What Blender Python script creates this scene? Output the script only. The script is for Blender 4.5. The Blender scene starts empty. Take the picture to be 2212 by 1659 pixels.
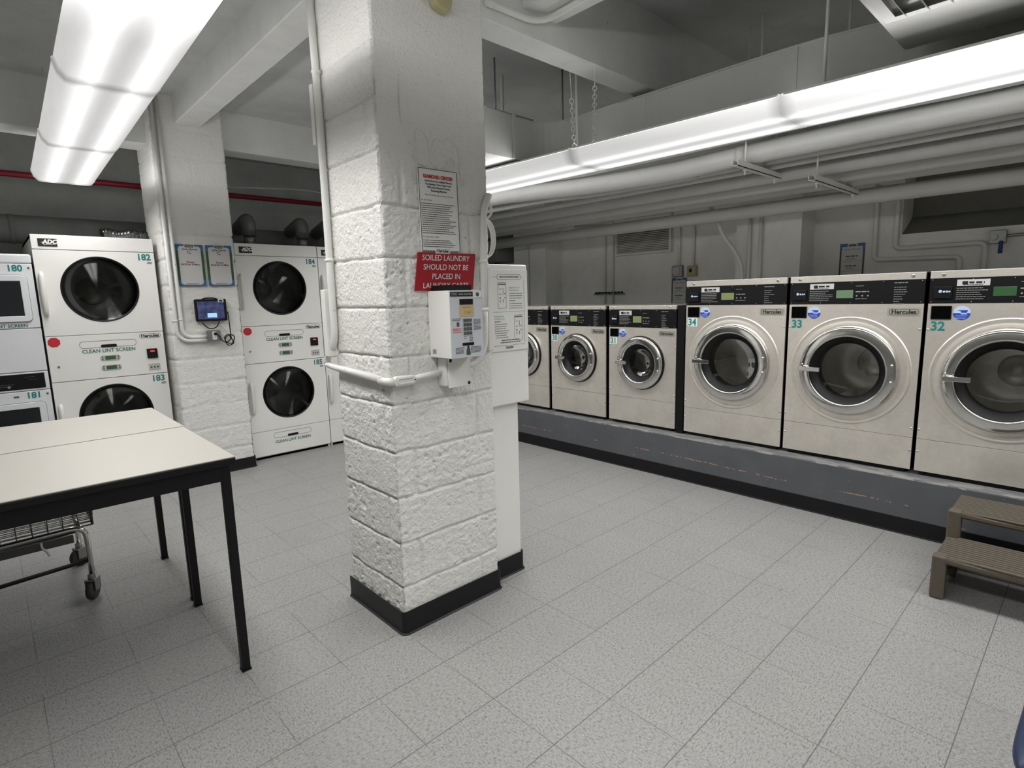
import bpy, math, random
from mathutils import Vector, Matrix, noise
random.seed(7)
C = bpy.context.scene
COL = C.collection
PI = math.pi

# ------------------------------------------------------------------ camera
def make_camera():
    yaw, pitch, roll, f = math.radians(46.90062), math.radians(-8.79005), math.radians(-1.42246), 1210.445
    fw = Vector((math.cos(pitch)*math.cos(yaw), math.cos(pitch)*math.sin(yaw), math.sin(pitch)))
    r = Vector((math.sin(yaw), -math.cos(yaw), 0)); u = r.cross(fw)
    r2 = math.cos(roll)*r + math.sin(roll)*u; u2 = r2.cross(fw)
    cd = bpy.data.cameras.new('camera'); co = bpy.data.objects.new('camera', cd); COL.objects.link(co)
    cd.sensor_width = 36; cd.sensor_fit = 'HORIZONTAL'; cd.lens = f/2212*36
    cd.clip_start = 0.05
    M = Matrix((r2, u2, -fw)).transposed().to_4x4(); M.translation = (0, 0, 1.42)
    co.matrix_world = M
    C.camera = co
make_camera()
# ------------------------------------------------------------------ world, exposure
w = bpy.data.worlds.new('world'); C.world = w; w.use_nodes = True
w.node_tree.nodes['Background'].inputs[0].default_value = (0.8, 0.85, 0.9, 1)
w.node_tree.nodes['Background'].inputs[1].default_value = 0.05
C.view_settings.view_transform = 'Standard'; C.view_settings.look = 'None'
C.view_settings.gamma = 1; C.view_settings.use_curve_mapping = False
C.view_settings.exposure = 0.5
LAMP_HIGH, LAMP_UP = 9.5, 19.0      # lens glow at glancing angles / thrown down / leaking up past the housing

# ------------------------------------------------------------------ material helpers
def lin(c):
    return tuple((x/12.92 if x <= .04045 else ((x+.055)/1.055)**2.4) for x in c)
def rgb(r, g, b): return lin((r/255, g/255, b/255)) + (1,)
MATS = {}
def mat(name, col=(200, 200, 200), rough=.5, metal=0., spec=.5, noise_amt=0., noise_scale=20., bump=0., bump_scale=200., emit=0., coat=0.):
    if name in MATS: return MATS[name]
    m = bpy.data.materials.new(name); m.use_nodes = True; MATS[name] = m
    nt = m.node_tree; b = nt.nodes['Principled BSDF']
    c = rgb(*col)
    b.inputs['Base Color'].default_value = c; b.inputs['Roughness'].default_value = rough
    b.inputs['Metallic'].default_value = metal; b.inputs['Specular IOR Level'].default_value = spec
    b.inputs['Coat Weight'].default_value = coat
    tc = None
    if noise_amt or bump:
        tc = nt.nodes.new('ShaderNodeTexCoord')
    if noise_amt:
        n = nt.nodes.new('ShaderNodeTexNoise'); n.inputs['Scale'].default_value = noise_scale; n.inputs['Detail'].default_value = 5
        nt.links.new(tc.outputs['Object'], n.inputs['Vector'])
        r = nt.nodes.new('ShaderNodeMapRange'); r.inputs['From Min'].default_value = .3; r.inputs['From Max'].default_value = .7
        r.inputs['To Min'].default_value = 1-noise_amt; r.inputs['To Max'].default_value = 1+noise_amt*.5
        nt.links.new(n.outputs['Fac'], r.inputs['Value'])
        mx = nt.nodes.new('ShaderNodeVectorMath'); mx.operation = 'SCALE'; mx.inputs[0].default_value = c[:3]
        nt.links.new(r.outputs[0], mx.inputs['Scale']); nt.links.new(mx.outputs[0], b.inputs['Base Color'])
    if bump:
        n = nt.nodes.new('ShaderNodeTexNoise'); n.inputs['Scale'].default_value = bump_scale; n.inputs['Detail'].default_value = 4
        nt.links.new(tc.outputs['Object'], n.inputs['Vector'])
        bp = nt.nodes.new('ShaderNodeBump'); bp.inputs['Strength'].default_value = bump; bp.inputs['Distance'].default_value = .003
        nt.links.new(n.outputs['Fac'], bp.inputs['Height']); nt.links.new(bp.outputs[0], b.inputs['Normal'])
    if emit:
        b.inputs['Emission Color'].default_value = c; b.inputs['Emission Strength'].default_value = emit
    return m

def M(nt, op, a, b=None, c=None, clamp=False):
    n = nt.nodes.new('ShaderNodeMath'); n.operation = op; n.use_clamp = clamp
    for i, v in enumerate((a, b, c)):
        if v is None: continue
        if isinstance(v, (int, float)): n.inputs[i].default_value = v
        else: nt.links.new(v, n.inputs[i])
    return n.outputs[0]

def mixc(nt, fac, a, b):
    n = nt.nodes.new('ShaderNodeMix'); n.data_type = 'RGBA'
    if isinstance(fac, (int, float)): n.inputs[0].default_value = fac
    else: nt.links.new(fac, n.inputs[0])
    for i, v in ((6, a), (7, b)):
        if isinstance(v, tuple): n.inputs[i].default_value = v
        else: nt.links.new(v, n.inputs[i])
    return n.outputs[2]

def ntex(nt, vec, scale, detail=3, rough=.5):
    n = nt.nodes.new('ShaderNodeTexNoise'); n.inputs['Scale'].default_value = scale; n.inputs['Detail'].default_value = detail
    n.inputs['Roughness'].default_value = rough
    nt.links.new(vec, n.inputs['Vector']); return n.outputs['Fac']

def mat_floor():
    m = bpy.data.materials.new('vinyl_tile'); m.use_nodes = True; nt = m.node_tree; b = nt.nodes['Principled BSDF']
    tc = nt.nodes.new('ShaderNodeTexCoord'); sp = nt.nodes.new('ShaderNodeSeparateXYZ'); nt.links.new(tc.outputs['Object'], sp.inputs[0])
    T = .2935
    u = M(nt, 'DIVIDE', M(nt, 'SUBTRACT', sp.outputs[0], 1.757-20*T), T); v = M(nt, 'DIVIDE', M(nt, 'SUBTRACT', sp.outputs[1], .507-20*T), T)
    fu = M(nt, 'FRACT', u); fv = M(nt, 'FRACT', v)
    du = M(nt, 'MINIMUM', fu, M(nt, 'SUBTRACT', 1., fu)); dv = M(nt, 'MINIMUM', fv, M(nt, 'SUBTRACT', 1., fv))
    iu = M(nt, 'FLOOR', u); iv = M(nt, 'FLOOR', v)
    wn = nt.nodes.new('ShaderNodeTexWhiteNoise'); wn.noise_dimensions = '2D'
    cb = nt.nodes.new('ShaderNodeCombineXYZ'); nt.links.new(iu, cb.inputs[0]); nt.links.new(iv, cb.inputs[1]); nt.links.new(cb.outputs[0], wn.inputs['Vector'])
    par = M(nt, 'GREATER_THAN', wn.outputs['Value'], .5)
    # flecks stretched along one tile direction, tile by tile
    def stretched(sx, sy):
        mp = nt.nodes.new('ShaderNodeMapping'); mp.inputs['Scale'].default_value = (sx, sy, 1); nt.links.new(tc.outputs['Object'], mp.inputs[0]); return mp.outputs[0]
    A, B = stretched(1, 2.6), stretched(2.6, 1)
    def two(scale, det=2):
        mx = nt.nodes.new('ShaderNodeMix'); nt.links.new(par, mx.inputs[0]); nt.links.new(ntex(nt, A, scale, det), mx.inputs[2]); nt.links.new(ntex(nt, B, scale, det), mx.inputs[3]); return mx.outputs[0]
    n1 = two(66, 3); n2 = two(120, 2)
    dark = M(nt, 'MULTIPLY', M(nt, 'SUBTRACT', .53, n1, None), 4.5, None, True)
    light = M(nt, 'MULTIPLY', M(nt, 'SUBTRACT', n2, .50), 6., None, True)
    spk = M(nt, 'MULTIPLY', M(nt, 'SUBTRACT', ntex(nt, tc.outputs['Object'], 105, 1), .70), 14., None, True)
    base = mixc(nt, M(nt, 'MULTIPLY', wn.outputs['Value'], .35), rgb(155, 154, 151), rgb(147, 147, 150))
    c1 = mixc(nt, M(nt, 'MULTIPLY', dark, .7), base, rgb(92, 92, 94))
    c2 = mixc(nt, M(nt, 'MULTIPLY', light, .55), c1, rgb(186, 186, 182))
    c3 = mixc(nt, M(nt, 'MULTIPLY', spk, .7), c2, rgb(78, 78, 80))
    wear = ntex(nt, tc.outputs['Object'], 2.2, 5, .6)
    c4 = mixc(nt, M(nt, 'MULTIPLY', M(nt, 'SUBTRACT', wear, .5), 1.2, None, True), c3, rgb(134, 134, 136))
    vis = M(nt, 'MULTIPLY', M(nt, 'SUBTRACT', ntex(nt, tc.outputs['Object'], 3.1, 2), .38), 5., None, True)
    ju = M(nt, 'LESS_THAN', du, .0045); jv = M(nt, 'MULTIPLY', M(nt, 'LESS_THAN', dv, .0058), 1.)
    seam = M(nt, 'MULTIPLY', M(nt, 'MAXIMUM', M(nt, 'MULTIPLY', ju, vis), jv), .72)
    c5 = mixc(nt, seam, c4, rgb(72, 72, 74))
    nt.links.new(c5, b.inputs['Base Color'])
    rr = nt.nodes.new('ShaderNodeMapRange'); nt.links.new(wear, rr.inputs[0]); rr.inputs[3].default_value = .34; rr.inputs[4].default_value = .52
    nt.links.new(rr.outputs[0], b.inputs['Roughness']); b.inputs['Specular IOR Level'].default_value = .4
    bp = nt.nodes.new('ShaderNodeBump'); bp.inputs['Strength'].default_value = .12; bp.inputs['Distance'].default_value = .002
    nt.links.new(n1, bp.inputs['Height']); nt.links.new(bp.outputs[0], b.inputs['Normal'])
    return m

def mat_paint(name, col, rough=.5, scale=60., strength=.5, block=False, dirt=.05, joint=None):
    """painted masonry; with block=True bed and head joints are cut in as bump"""
    m = bpy.data.materials.new(name); m.use_nodes = True; nt = m.node_tree; b = nt.nodes['Principled BSDF']
    tc = nt.nodes.new('ShaderNodeTexCoord'); P = tc.outputs['Object']
    n1 = ntex(nt, P, scale, 5, .6); n2 = ntex(nt, P, scale*.22, 3)
    vo = nt.nodes.new('ShaderNodeTexVoronoi'); vo.inputs['Scale'].default_value = scale*1.1; nt.links.new(P, vo.inputs['Vector'])
    pit = M(nt, 'MULTIPLY', M(nt, 'SUBTRACT', .17, vo.outputs['Distance']), 6., None, True)
    pitmask = M(nt, 'MULTIPLY', M(nt, 'SUBTRACT', n2, .5), 8., None, True)
    pit = M(nt, 'MULTIPLY', pit, pitmask)
    h = M(nt, 'SUBTRACT', M(nt, 'ADD', n1, M(nt, 'MULTIPLY', n2, .5)), M(nt, 'MULTIPLY', pit, .8))
    if block:
        sp = nt.nodes.new('ShaderNodeSeparateXYZ'); nt.links.new(P, sp.inputs[0])
        cz = M(nt, 'DIVIDE', M(nt, 'ADD', sp.outputs[2], .974), .197)
        fz = M(nt, 'FRACT', cz); row = M(nt, 'MODULO', M(nt, 'FLOOR', cz), 2.)
        ru = M(nt, 'FRACT', M(nt, 'ADD', M(nt, 'DIVIDE', M(nt, 'ADD', M(nt, 'ADD', sp.outputs[0], sp.outputs[1]), 40.), .394), M(nt, 'MULTIPLY', row, .5)))
        jz = M(nt, 'LESS_THAN', fz, .05); ju = M(nt, 'LESS_THAN', ru, .022)
        h = M(nt, 'SUBTRACT', h, M(nt, 'MULTIPLY', M(nt, 'MAXIMUM', jz, ju), .7))
    bp = nt.nodes.new('ShaderNodeBump'); bp.inputs['Strength'].default_value = strength; bp.inputs['Distance'].default_value = .0085 if strength > .9 and scale > 50 else .004
    nt.links.new(h, bp.inputs['Height']); nt.links.new(bp.outputs[0], b.inputs['Normal'])
    d = ntex(nt, P, 3.3, 6, .65)
    c = rgb(*col); dk = tuple(x*(1-3*dirt) for x in c[:3])+(1,)
    f = M(nt, 'MULTIPLY', M(nt, 'SUBTRACT', d, .42), 2.2, None, True)
    cc = mixc(nt, f, c, dk)
    # darker tint in the pits, and a few scuffs
    sc = M(nt, 'MULTIPLY', M(nt, 'SUBTRACT', ntex(nt, P, 34, 2), .72), 12., None, True)
    cc = mixc(nt, M(nt, 'MULTIPLY', M(nt, 'MAXIMUM', sc, M(nt, 'MULTIPLY', pit, .5)), .45), cc, rgb(95, 92, 86))
    nt.links.new(cc, b.inputs['Base Color']); b.inputs['Roughness'].default_value = rough; b.inputs['Specular IOR Level'].default_value = .35
    return m

def mat_steel(name='brushed_steel', col=(238, 232, 222), rough=.38, metal=.72):
    m = bpy.data.materials.new(name); m.use_nodes = True; nt = m.node_tree; b = nt.nodes['Principled BSDF']
    tc = nt.nodes.new('ShaderNodeTexCoord')
    mp = nt.nodes.new('ShaderNodeMapping'); mp.inputs['Scale'].default_value = (3, 3, 260); nt.links.new(tc.outputs['Object'], mp.inputs[0])
    g = ntex(nt, mp.outputs[0], 1.5, 2)
    n = ntex(nt, tc.outputs['Object'], 5.5, 6, .62); n2 = ntex(nt, tc.outputs['Object'], 38, 4, .6)
    f = M(nt, 'MULTIPLY', M(nt, 'SUBTRACT', M(nt, 'ADD', M(nt, 'MULTIPLY', n, .75), M(nt, 'MULTIPLY', n2, .25)), .42), 3., None, True)
    c = mixc(nt, f, rgb(*col), rgb(*[int(x*.90) for x in col]))
    nt.links.new(c, b.inputs['Base Color']); b.inputs['Metallic'].default_value = metal
    rr = M(nt, 'ADD', M(nt, 'MULTIPLY', f, .12), M(nt, 'ADD', M(nt, 'MULTIPLY', g, .1), rough-.08))
    nt.links.new(rr, b.inputs['Roughness'])
    bp = nt.nodes.new('ShaderNodeBump'); bp.inputs['Strength'].default_value = .05; bp.inputs['Distance'].default_value = .001
    nt.links.new(g, bp.inputs['Height']); nt.links.new(bp.outputs[0], b.inputs['Normal'])
    return m

def mat_platform():
    m = bpy.data.materials.new('grey_deck_paint'); m.use_nodes = True; nt = m.node_tree; b = nt.nodes['Principled BSDF']
    tc = nt.nodes.new('ShaderNodeTexCoord'); P = tc.outputs['Object']; sp = nt.nodes.new('ShaderNodeSeparateXYZ'); nt.links.new(P, sp.inputs[0])
    n = ntex(nt, P, 6, 5, .6)
    c = mixc(nt, n, rgb(96, 98, 102), rgb(74, 76, 80))
    # paint chipped to primer in a long scrape; top face and edge streaks paler
    mp = nt.nodes.new('ShaderNodeMapping'); mp.inputs['Scale'].default_value = (1, .22, 1); nt.links.new(P, mp.inputs[0])
    s = ntex(nt, mp.outputs[0], 26, 5, .7)
    zz = M(nt, 'ADD', sp.outputs[2], M(nt, 'MULTIPLY', ntex(nt, P, 1.5, 2), .05))
    band = M(nt, 'LESS_THAN', M(nt, 'ABSOLUTE', M(nt, 'SUBTRACT', M(nt, 'ADD', zz, M(nt, 'MULTIPLY', ntex(nt, P, 60, 2), .012)), .207)), .003)
    patch = M(nt, 'GREATER_THAN', ntex(nt, P, 2.1, 2), .44)
    chip = M(nt, 'MAXIMUM', M(nt, 'MULTIPLY', M(nt, 'MULTIPLY', band, patch), M(nt, 'GREATER_THAN', M(nt, 'ADD', M(nt, 'MULTIPLY', s, .5), M(nt, 'MULTIPLY', ntex(nt, P, 45, 3), .5)), .5)), M(nt, 'GREATER_THAN', ntex(nt, mp.outputs[0], 40, 6, .7), .70))
    c = mixc(nt, chip, c, rgb(176, 140, 112))
    top = M(nt, 'MULTIPLY', M(nt, 'GREATER_THAN', sp.outputs[2], .3345), .75)
    c = mixc(nt, top, c, rgb(116, 118, 119))
    edge = M(nt, 'MULTIPLY', M(nt, 'GREATER_THAN', sp.outputs[2], .327), M(nt, 'GREATER_THAN', s, .52))
    c = mixc(nt, edge, c, rgb(140, 140, 138))
    nt.links.new(c, b.inputs['Base Color']); b.inputs['Roughness'].default_value = .45
    bp = nt.nodes.new('ShaderNodeBump'); bp.inputs['Strength'].default_value = .35; bp.inputs['Distance'].default_value = .003
    nt.links.new(ntex(nt, P, 25, 5), bp.inputs['Height']); nt.links.new(bp.outputs[0], b.inputs['Normal'])
    return m

def mat_lens(name, low, c0, c1, tint, up_k=1.):
    """prismatic acrylic wrap over two tubes: throws most light straight down, glows softly seen from the side"""
    m = bpy.data.materials.new(name); m.use_nodes = True; nt = m.node_tree
    for n in list(nt.nodes): nt.nodes.remove(n)
    out = nt.nodes.new('ShaderNodeOutputMaterial'); em = nt.nodes.new('ShaderNodeEmission'); nt.links.new(em.outputs[0], out.inputs[0])
    tc = nt.nodes.new('ShaderNodeTexCoord'); sp = nt.nodes.new('ShaderNodeSeparateXYZ'); nt.links.new(tc.outputs['Object'], sp.inputs[0])
    ax = M(nt, 'ABSOLUTE', sp.outputs[0])
    g = M(nt, 'DIVIDE', M(nt, 'SUBTRACT', ax, .085), .045)
    tube = M(nt, 'EXPONENT', M(nt, 'MULTIPLY', M(nt, 'MULTIPLY', g, g), -1.))
    g2 = M(nt, 'DIVIDE', M(nt, 'SUBTRACT', ax, .07), .016)
    core = M(nt, 'EXPONENT', M(nt, 'MULTIPLY', M(nt, 'MULTIPLY', g2, g2), -1.))
    ay = M(nt, 'ABSOLUTE', sp.outputs[1])
    end = M(nt, 'MULTIPLY', M(nt, 'SUBTRACT', .60, ay), 14., None, True)
    end = M(nt, 'ADD', .5, M(nt, 'MULTIPLY', end, .5))
    mp = nt.nodes.new('ShaderNodeMapping'); mp.inputs['Scale'].default_value = (1, .15, 1); nt.links.new(tc.outputs['Object'], mp.inputs[0])
    oi = nt.nodes.new('ShaderNodeObjectInfo')
    dust = M(nt, 'ADD', .93, M(nt, 'MULTIPLY', ntex(nt, mp.outputs[0], 30, 4), .14))
    pat = M(nt, 'ADD', M(nt, 'ADD', .50, M(nt, 'MULTIPLY', tube, .48)), M(nt, 'MULTIPLY', core, .2))
    pat = M(nt, 'MULTIPLY', M(nt, 'MULTIPLY', pat, end), dust)
    # light distribution of the luminaire over the vertical angle: low glare near the horizontal, batwing below, spill above
    ge = nt.nodes.new('ShaderNodeNewGeometry')
    si = nt.nodes.new('ShaderNodeSeparateXYZ'); nt.links.new(ge.outputs['Incoming'], si.inputs[0])
    dn = nt.nodes.new('ShaderNodeMapRange'); dn.interpolation_type = 'SMOOTHSTEP'; nt.links.new(si.outputs[2], dn.inputs[0])
    dn.inputs[1].default_value = -c0; dn.inputs[2].default_value = -c1; dn.inputs[3].default_value = 0; dn.inputs[4].default_value = LAMP_HIGH
    up = nt.nodes.new('ShaderNodeMapRange'); up.interpolation_type = 'SMOOTHSTEP'; nt.links.new(si.outputs[2], up.inputs[0])
    up.inputs[1].default_value = -.16; up.inputs[2].default_value = .10; up.inputs[3].default_value = 0; up.inputs[4].default_value = LAMP_UP*up_k
    st = M(nt, 'MULTIPLY', pat, M(nt, 'ADD', low, M(nt, 'ADD', dn.outputs[0], up.outputs[0])))
    nt.links.new(st, em.inputs['Strength']); em.inputs['Color'].default_value = tint
    return m

def mat_glass(name, tint, refl=1.0, rough=0.02):
    m = bpy.data.materials.new(name); m.use_nodes = True; nt = m.node_tree
    for n in list(nt.nodes): nt.nodes.remove(n)
    out = nt.nodes.new('ShaderNodeOutputMaterial'); mx = nt.nodes.new('ShaderNodeMixShader')
    tr = nt.nodes.new('ShaderNodeBsdfTransparent'); tr.inputs[0].default_value = tint
    gl = nt.nodes.new('ShaderNodeBsdfGlossy'); gl.inputs['Roughness'].default_value = rough; gl.inputs[0].default_value = (.9, .9, .9, 1)
    fr = nt.nodes.new('ShaderNodeFresnel'); fr.inputs[0].default_value = 1.5
    nt.links.new(M(nt, 'MULTIPLY', fr.outputs[0], refl, None, True), mx.inputs[0])
    nt.links.new(tr.outputs[0], mx.inputs[1]); nt.links.new(gl.outputs[0], mx.inputs[2]); nt.links.new(mx.outputs[0], out.inputs[0])
    return m

FLOOR = mat_floor()
BLOCK = mat_paint('painted_block', (240, 239, 234), .45, 95, 1.0, dirt=.015)
WALLP = mat_paint('painted_wall', (234, 234, 230), .6, 40, .5, block=True, dirt=.06)
REARP = mat_paint('painted_rear_wall', (206, 207, 204), .7, 30, .5, dirt=.08)
CEIL = mat_paint('painted_concrete', (222, 223, 221), .7, 14, .35, dirt=.06)
SLAB = mat_paint('painted_slab', (200, 201, 200), .8, 9, .4, dirt=.08)
ROUGHC = mat_paint('rough_concrete', (128, 128, 122), .85, 12, 1., dirt=.1)
CONDUIT = mat_paint('painted_conduit', (226, 226, 222), .45, 90, .12, dirt=.02)
PIPEP = mat_paint('painted_pipe_wrap', (198, 198, 195), .6, 60, .2, dirt=.04)
DUCTP = mat_paint('painted_sheet_metal', (206, 207, 205), .5, 20, .04, dirt=.04)
STEEL = mat_steel()
CHROME = mat_steel('polished_chrome', (222, 220, 216), .12, 1.)
DRUM = mat_steel('drum_steel', (226, 224, 216), .35, .5)
GALV = mat_steel('galvanised_steel', (150, 152, 152), .35, .9)
PLAT = mat_platform()
LENS_L = mat_lens('aged_lamp_lens', .85, .34, .60, (1., .988, .972, 1)); LENS_R = mat_lens('clean_lamp_lens', .85, .23, .52, (1., .992, .985, 1), .65)
CLEAR = mat_glass('door_glass', (.97, .97, .96, 1), .4)
SMOKED = mat_glass('smoked_glass', (.52, .53, .53, 1), .4, .1)
ENAMEL = mat('white_enamel', (238, 237, 233), .35, noise_amt=.02, noise_scale=6)
ENAMEL_B = mat('cool_white_enamel', (226, 228, 231), .4, noise_amt=.02, noise_scale=6)
WHITEM = mat('white_sheet_metal', (220, 220, 214), .4, noise_amt=.03, noise_scale=5)
BLACKP = mat('black_plastic', (13, 13, 15), .45, spec=.3)
BLACKM = mat('black_painted_metal', (9, 10, 13), .5, spec=.3, bump=.1)
BLACKR = mat('black_rubber', (10, 10, 10), .5, spec=.35)
COVE = mat('black_vinyl_cove', (13, 14, 17), .42, spec=.35, noise_amt=.1, noise_scale=8)
DARK = mat('dark_interior', (10, 10, 10), .8)
LAM = mat('cream_laminate', (184, 180, 172), .42, noise_amt=.015, noise_scale=4)
WHITE = mat('white_print', (232, 232, 228), .45)
PLASTW = mat('white_plastic', (228, 228, 222), .4)
TEAL = mat('teal_print', (20, 128, 124), .5)
GREENT = mat('green_print', (18, 104, 88), .5)
INK = mat('black_print', (22, 22, 22), .5)
GREYT = mat('grey_print', (150, 150, 148), .5)
DGREYT = mat('dark_grey_print', (84, 84, 84), .5)
REDP = mat('red_print', (196, 40, 52), .5)
BLUEP = mat('blue_print', (34, 70, 178), .4)
LBLUE = mat('pale_blue_print', (196, 214, 240), .4)
MIDBLUE = mat('mid_blue_print', (58, 104, 150), .5)
GREENP = mat('dark_green_print', (50, 86, 52), .5)
PAPER = mat('grey_paper', (205, 204, 202), .6)
SIGNRED = mat('red_sign_plastic', (158, 18, 34), .35)
LCD = mat('lcd_green', (126, 138, 92), .3, emit=.08)
LCDD = mat('lcd_dark_green', (52, 88, 56), .3, emit=.08)
REDLED = mat('red_led', (210, 40, 60), .4, emit=.8)
GREYP = mat('grey_plastic', (186, 186, 182), .4)
FACEG = mat('pale_grey_overlay', (204, 208, 214), .4)
BROWN = mat('brown_plastic', (92, 84, 72), .55, noise_amt=.1, noise_scale=60, bump=.3, bump_scale=260)
BLUEC = mat('blue_plastic', (22, 42, 74), .38, noise_amt=.05, noise_scale=10)
REDPIPE = mat('red_pipe_paint', (122, 18, 36), .5, noise_amt=.1)
WIRE = mat('plated_wire', (104, 104, 101), .3, metal=.9)
FOIL = mat('foil', (120, 120, 120), .22, metal=1., noise_amt=.4, noise_scale=30, bump=1., bump_scale=40)
TAN = mat('tan_label', (202, 178, 128), .6)
BEIGE = mat('beige_plastic', (176, 168, 128), .5)
BLUEV = mat('blue_tag', (24, 52, 110), .5)

# ------------------------------------------------------------------ mesh helpers
class MB:
    def __init__(s): s.v = []; s.f = []; s.sm = []; s.mi = []; s.cur = 0
    def add(s, vs, fs, smooth=False):
        o = len(s.v); s.v += [tuple(v) for v in vs]
        for f in fs: s.f.append(tuple(o+i for i in f)); s.sm.append(smooth); s.mi.append(s.cur)
        return s
    def box(s, x0, x1, y0, y1, z0, z1):
        vs = [(x, y, z) for x in (x0, x1) for y in (y0, y1) for z in (z0, z1)]
        return s.add(vs, [(0, 1, 3, 2), (4, 6, 7, 5), (0, 4, 5, 1), (2, 3, 7, 6), (0, 2, 6, 4), (1, 5, 7, 3)])
    def prism(s, poly, a0, a1, plane='xz', smooth=False):
        """poly in plane; extruded along the third axis from a0 to a1"""
        def P(p, a):
            if plane == 'xz': return (p[0], a, p[1])
            if plane == 'yz': return (a, p[0], p[1])
            return (p[0], p[1], a)
        n = len(poly); vs = [P(p, a0) for p in poly]+[P(p, a1) for p in poly]
        s.add(vs, [tuple(range(n))[::-1], tuple(range(n, 2*n))])
        o = len(s.v)-2*n
        for i in range(n):
            j = (i+1) % n; s.f.append((o+i, o+j, o+n+j, o+n+i)); s.sm.append(smooth); s.mi.append(s.cur)
        return s
    def disc(s, cx, cz, r, y0, y1, n=32, smooth=True):
        return s.prism([(cx+r*math.cos(2*PI*i/n), cz+r*math.sin(2*PI*i/n)) for i in range(n)], y0, y1, 'xz', smooth)
    def lathe(s, prof, c=(0, 0, 0), axis='y', n=48, closed=False, a0=0., a1=2*PI):
        """prof: (radius, offset along axis)"""
        full = abs(a1-a0-2*PI) < 1e-6; m = n if full else n+1
        o = len(s.v); k = len(prof)
        for i in range(m):
            t = a0+(a1-a0)*i/n; ct, st = math.cos(t), math.sin(t)
            for r, h in prof:
                if axis == 'y': s.v.append((c[0]+r*ct, c[1]+h, c[2]+r*st))
                elif axis == 'z': s.v.append((c[0]+r*ct, c[1]+r*st, c[2]+h))
                else: s.v.append((c[0]+h, c[1]+r*ct, c[2]+r*st))
        for i in range(n):
            j = (i+1) % m
            for q in range(k if closed else k-1):
                q2 = (q+1) % k
                s.f.append((o+i*k+q, o+i*k+q2, o+j*k+q2, o+j*k+q)); s.sm.append(True); s.mi.append(s.cur)
        return s
    def tube(s, pts, r, n=10, closed=False, cap=True):
        pts = [Vector(p) for p in pts]
        rs = r if isinstance(r, (list, tuple)) else [r]*len(pts)
        N = len(pts); up = None; o = len(s.v)
        for i, p in enumerate(pts):
            if closed: d = pts[(i+1) % N]-pts[i-1]
            else: d = pts[min(i+1, N-1)]-pts[max(i-1, 0)]
            d.normalize()
            if up is None:
                up = Vector((0, 0, 1)) if abs(d.z) < .9 else Vector((1, 0, 0))
            up = (up-d*up.dot(d)).normalized(); sd = d.cross(up)
            for k in range(n):
                a = 2*PI*k/n; s.v.append(tuple(p+(up*math.cos(a)+sd*math.sin(a))*rs[i]))
        for i in range(N if closed else N-1):
            i2 = (i+1) % N
            for k in range(n):
                k2 = (k+1) % n
                s.f.append((o+i*n+k, o+i*n+k2, o+i2*n+k2, o+i2*n+k)); s.sm.append(True); s.mi.append(s.cur)
        if cap and not closed:
            s.f.append(tuple(o+k for k in range(n))[::-1]); s.f.append(tuple(o+(N-1)*n+k for k in range(n))); s.sm += [False]*2; s.mi += [s.cur]*2
        return s
    def panel_hole(s, x0, x1, z0, z1, cx, cz, r, y0, y1, n=48):
        """flat panel with a round hole: front at y0, back at y1"""
        ring = []; outer = []
        for i in range(n):
            a = 2*PI*i/n; dx, dz = math.cos(a), math.sin(a)
            t = min([(x1-cx)/dx if dx > 1e-6 else 1e9, (x0-cx)/dx if dx < -1e-6 else 1e9, (z1-cz)/dz if dz > 1e-6 else 1e9, (z0-cz)/dz if dz < -1e-6 else 1e9])
            ring.append((cx+r*dx, cz+r*dz)); outer.append([cx+t*dx, cz+t*dz])
        for q in ((x0, z0), (x0, z1), (x1, z0), (x1, z1)):
            k = min(range(n), key=lambda i: (outer[i][0]-q[0])**2+(outer[i][1]-q[1])**2); outer[k] = list(q)
        vs = []
        for y in (y0, y1):
            vs += [(p[0], y, p[1]) for p in ring]+[(p[0], y, p[1]) for p in outer]
        fs = []
        for i in range(n):
            j = (i+1) % n
            fs.append((i, j, n+j, n+i)); fs.append((2*n+i, 3*n+i, 3*n+j, 2*n+j))
            fs.append((i, 2*n+i, 2*n+j, j)); fs.append((n+i, n+j, 3*n+j, 3*n+i))
        return s.add(vs, fs)
    def sphere(s, c, r, n=12, m=8, sc=(1, 1, 1)):
        pr = []
        vs = [(c[0], c[1], c[2]+r*sc[2])]
        for j in range(1, m):
            t = PI*j/m
            for i in range(n):
                a = 2*PI*i/n; vs.append((c[0]+r*sc[0]*math.sin(t)*math.cos(a), c[1]+r*sc[1]*math.sin(t)*math.sin(a), c[2]+r*sc[2]*math.cos(t)))
        vs.append((c[0], c[1], c[2]-r*sc[2])); fs = []
        for i in range(n): fs.append((0, 1+i, 1+(i+1) % n))
        for j in range(m-2):
            for i in range(n):
                a = 1+j*n; fs.append((a+i, a+n+i, a+n+(i+1) % n, a+(i+1) % n))
        L = len(vs)-1; a = 1+(m-2)*n
        for i in range(n): fs.append((a+i, L, a+(i+1) % n))
        return s.add(vs, fs, True)

def fil(pts, r=.05, seg=6):
    """round the corners of a polyline"""
    pts = [Vector(p) for p in pts]; out = [pts[0]]
    for i in range(1, len(pts)-1):
        a, b, c = pts[i-1], pts[i], pts[i+1]
        d1, d2 = (a-b), (c-b); l = min(r, d1.length*.49, d2.length*.49)
        p, q = b+d1.normalized()*l, b+d2.normalized()*l
        for k in range(seg+1):
            t = k/seg; out.append(p*(1-t)**2+b*2*t*(1-t)+q*t*t)
    out.append(pts[-1]); return out

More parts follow.
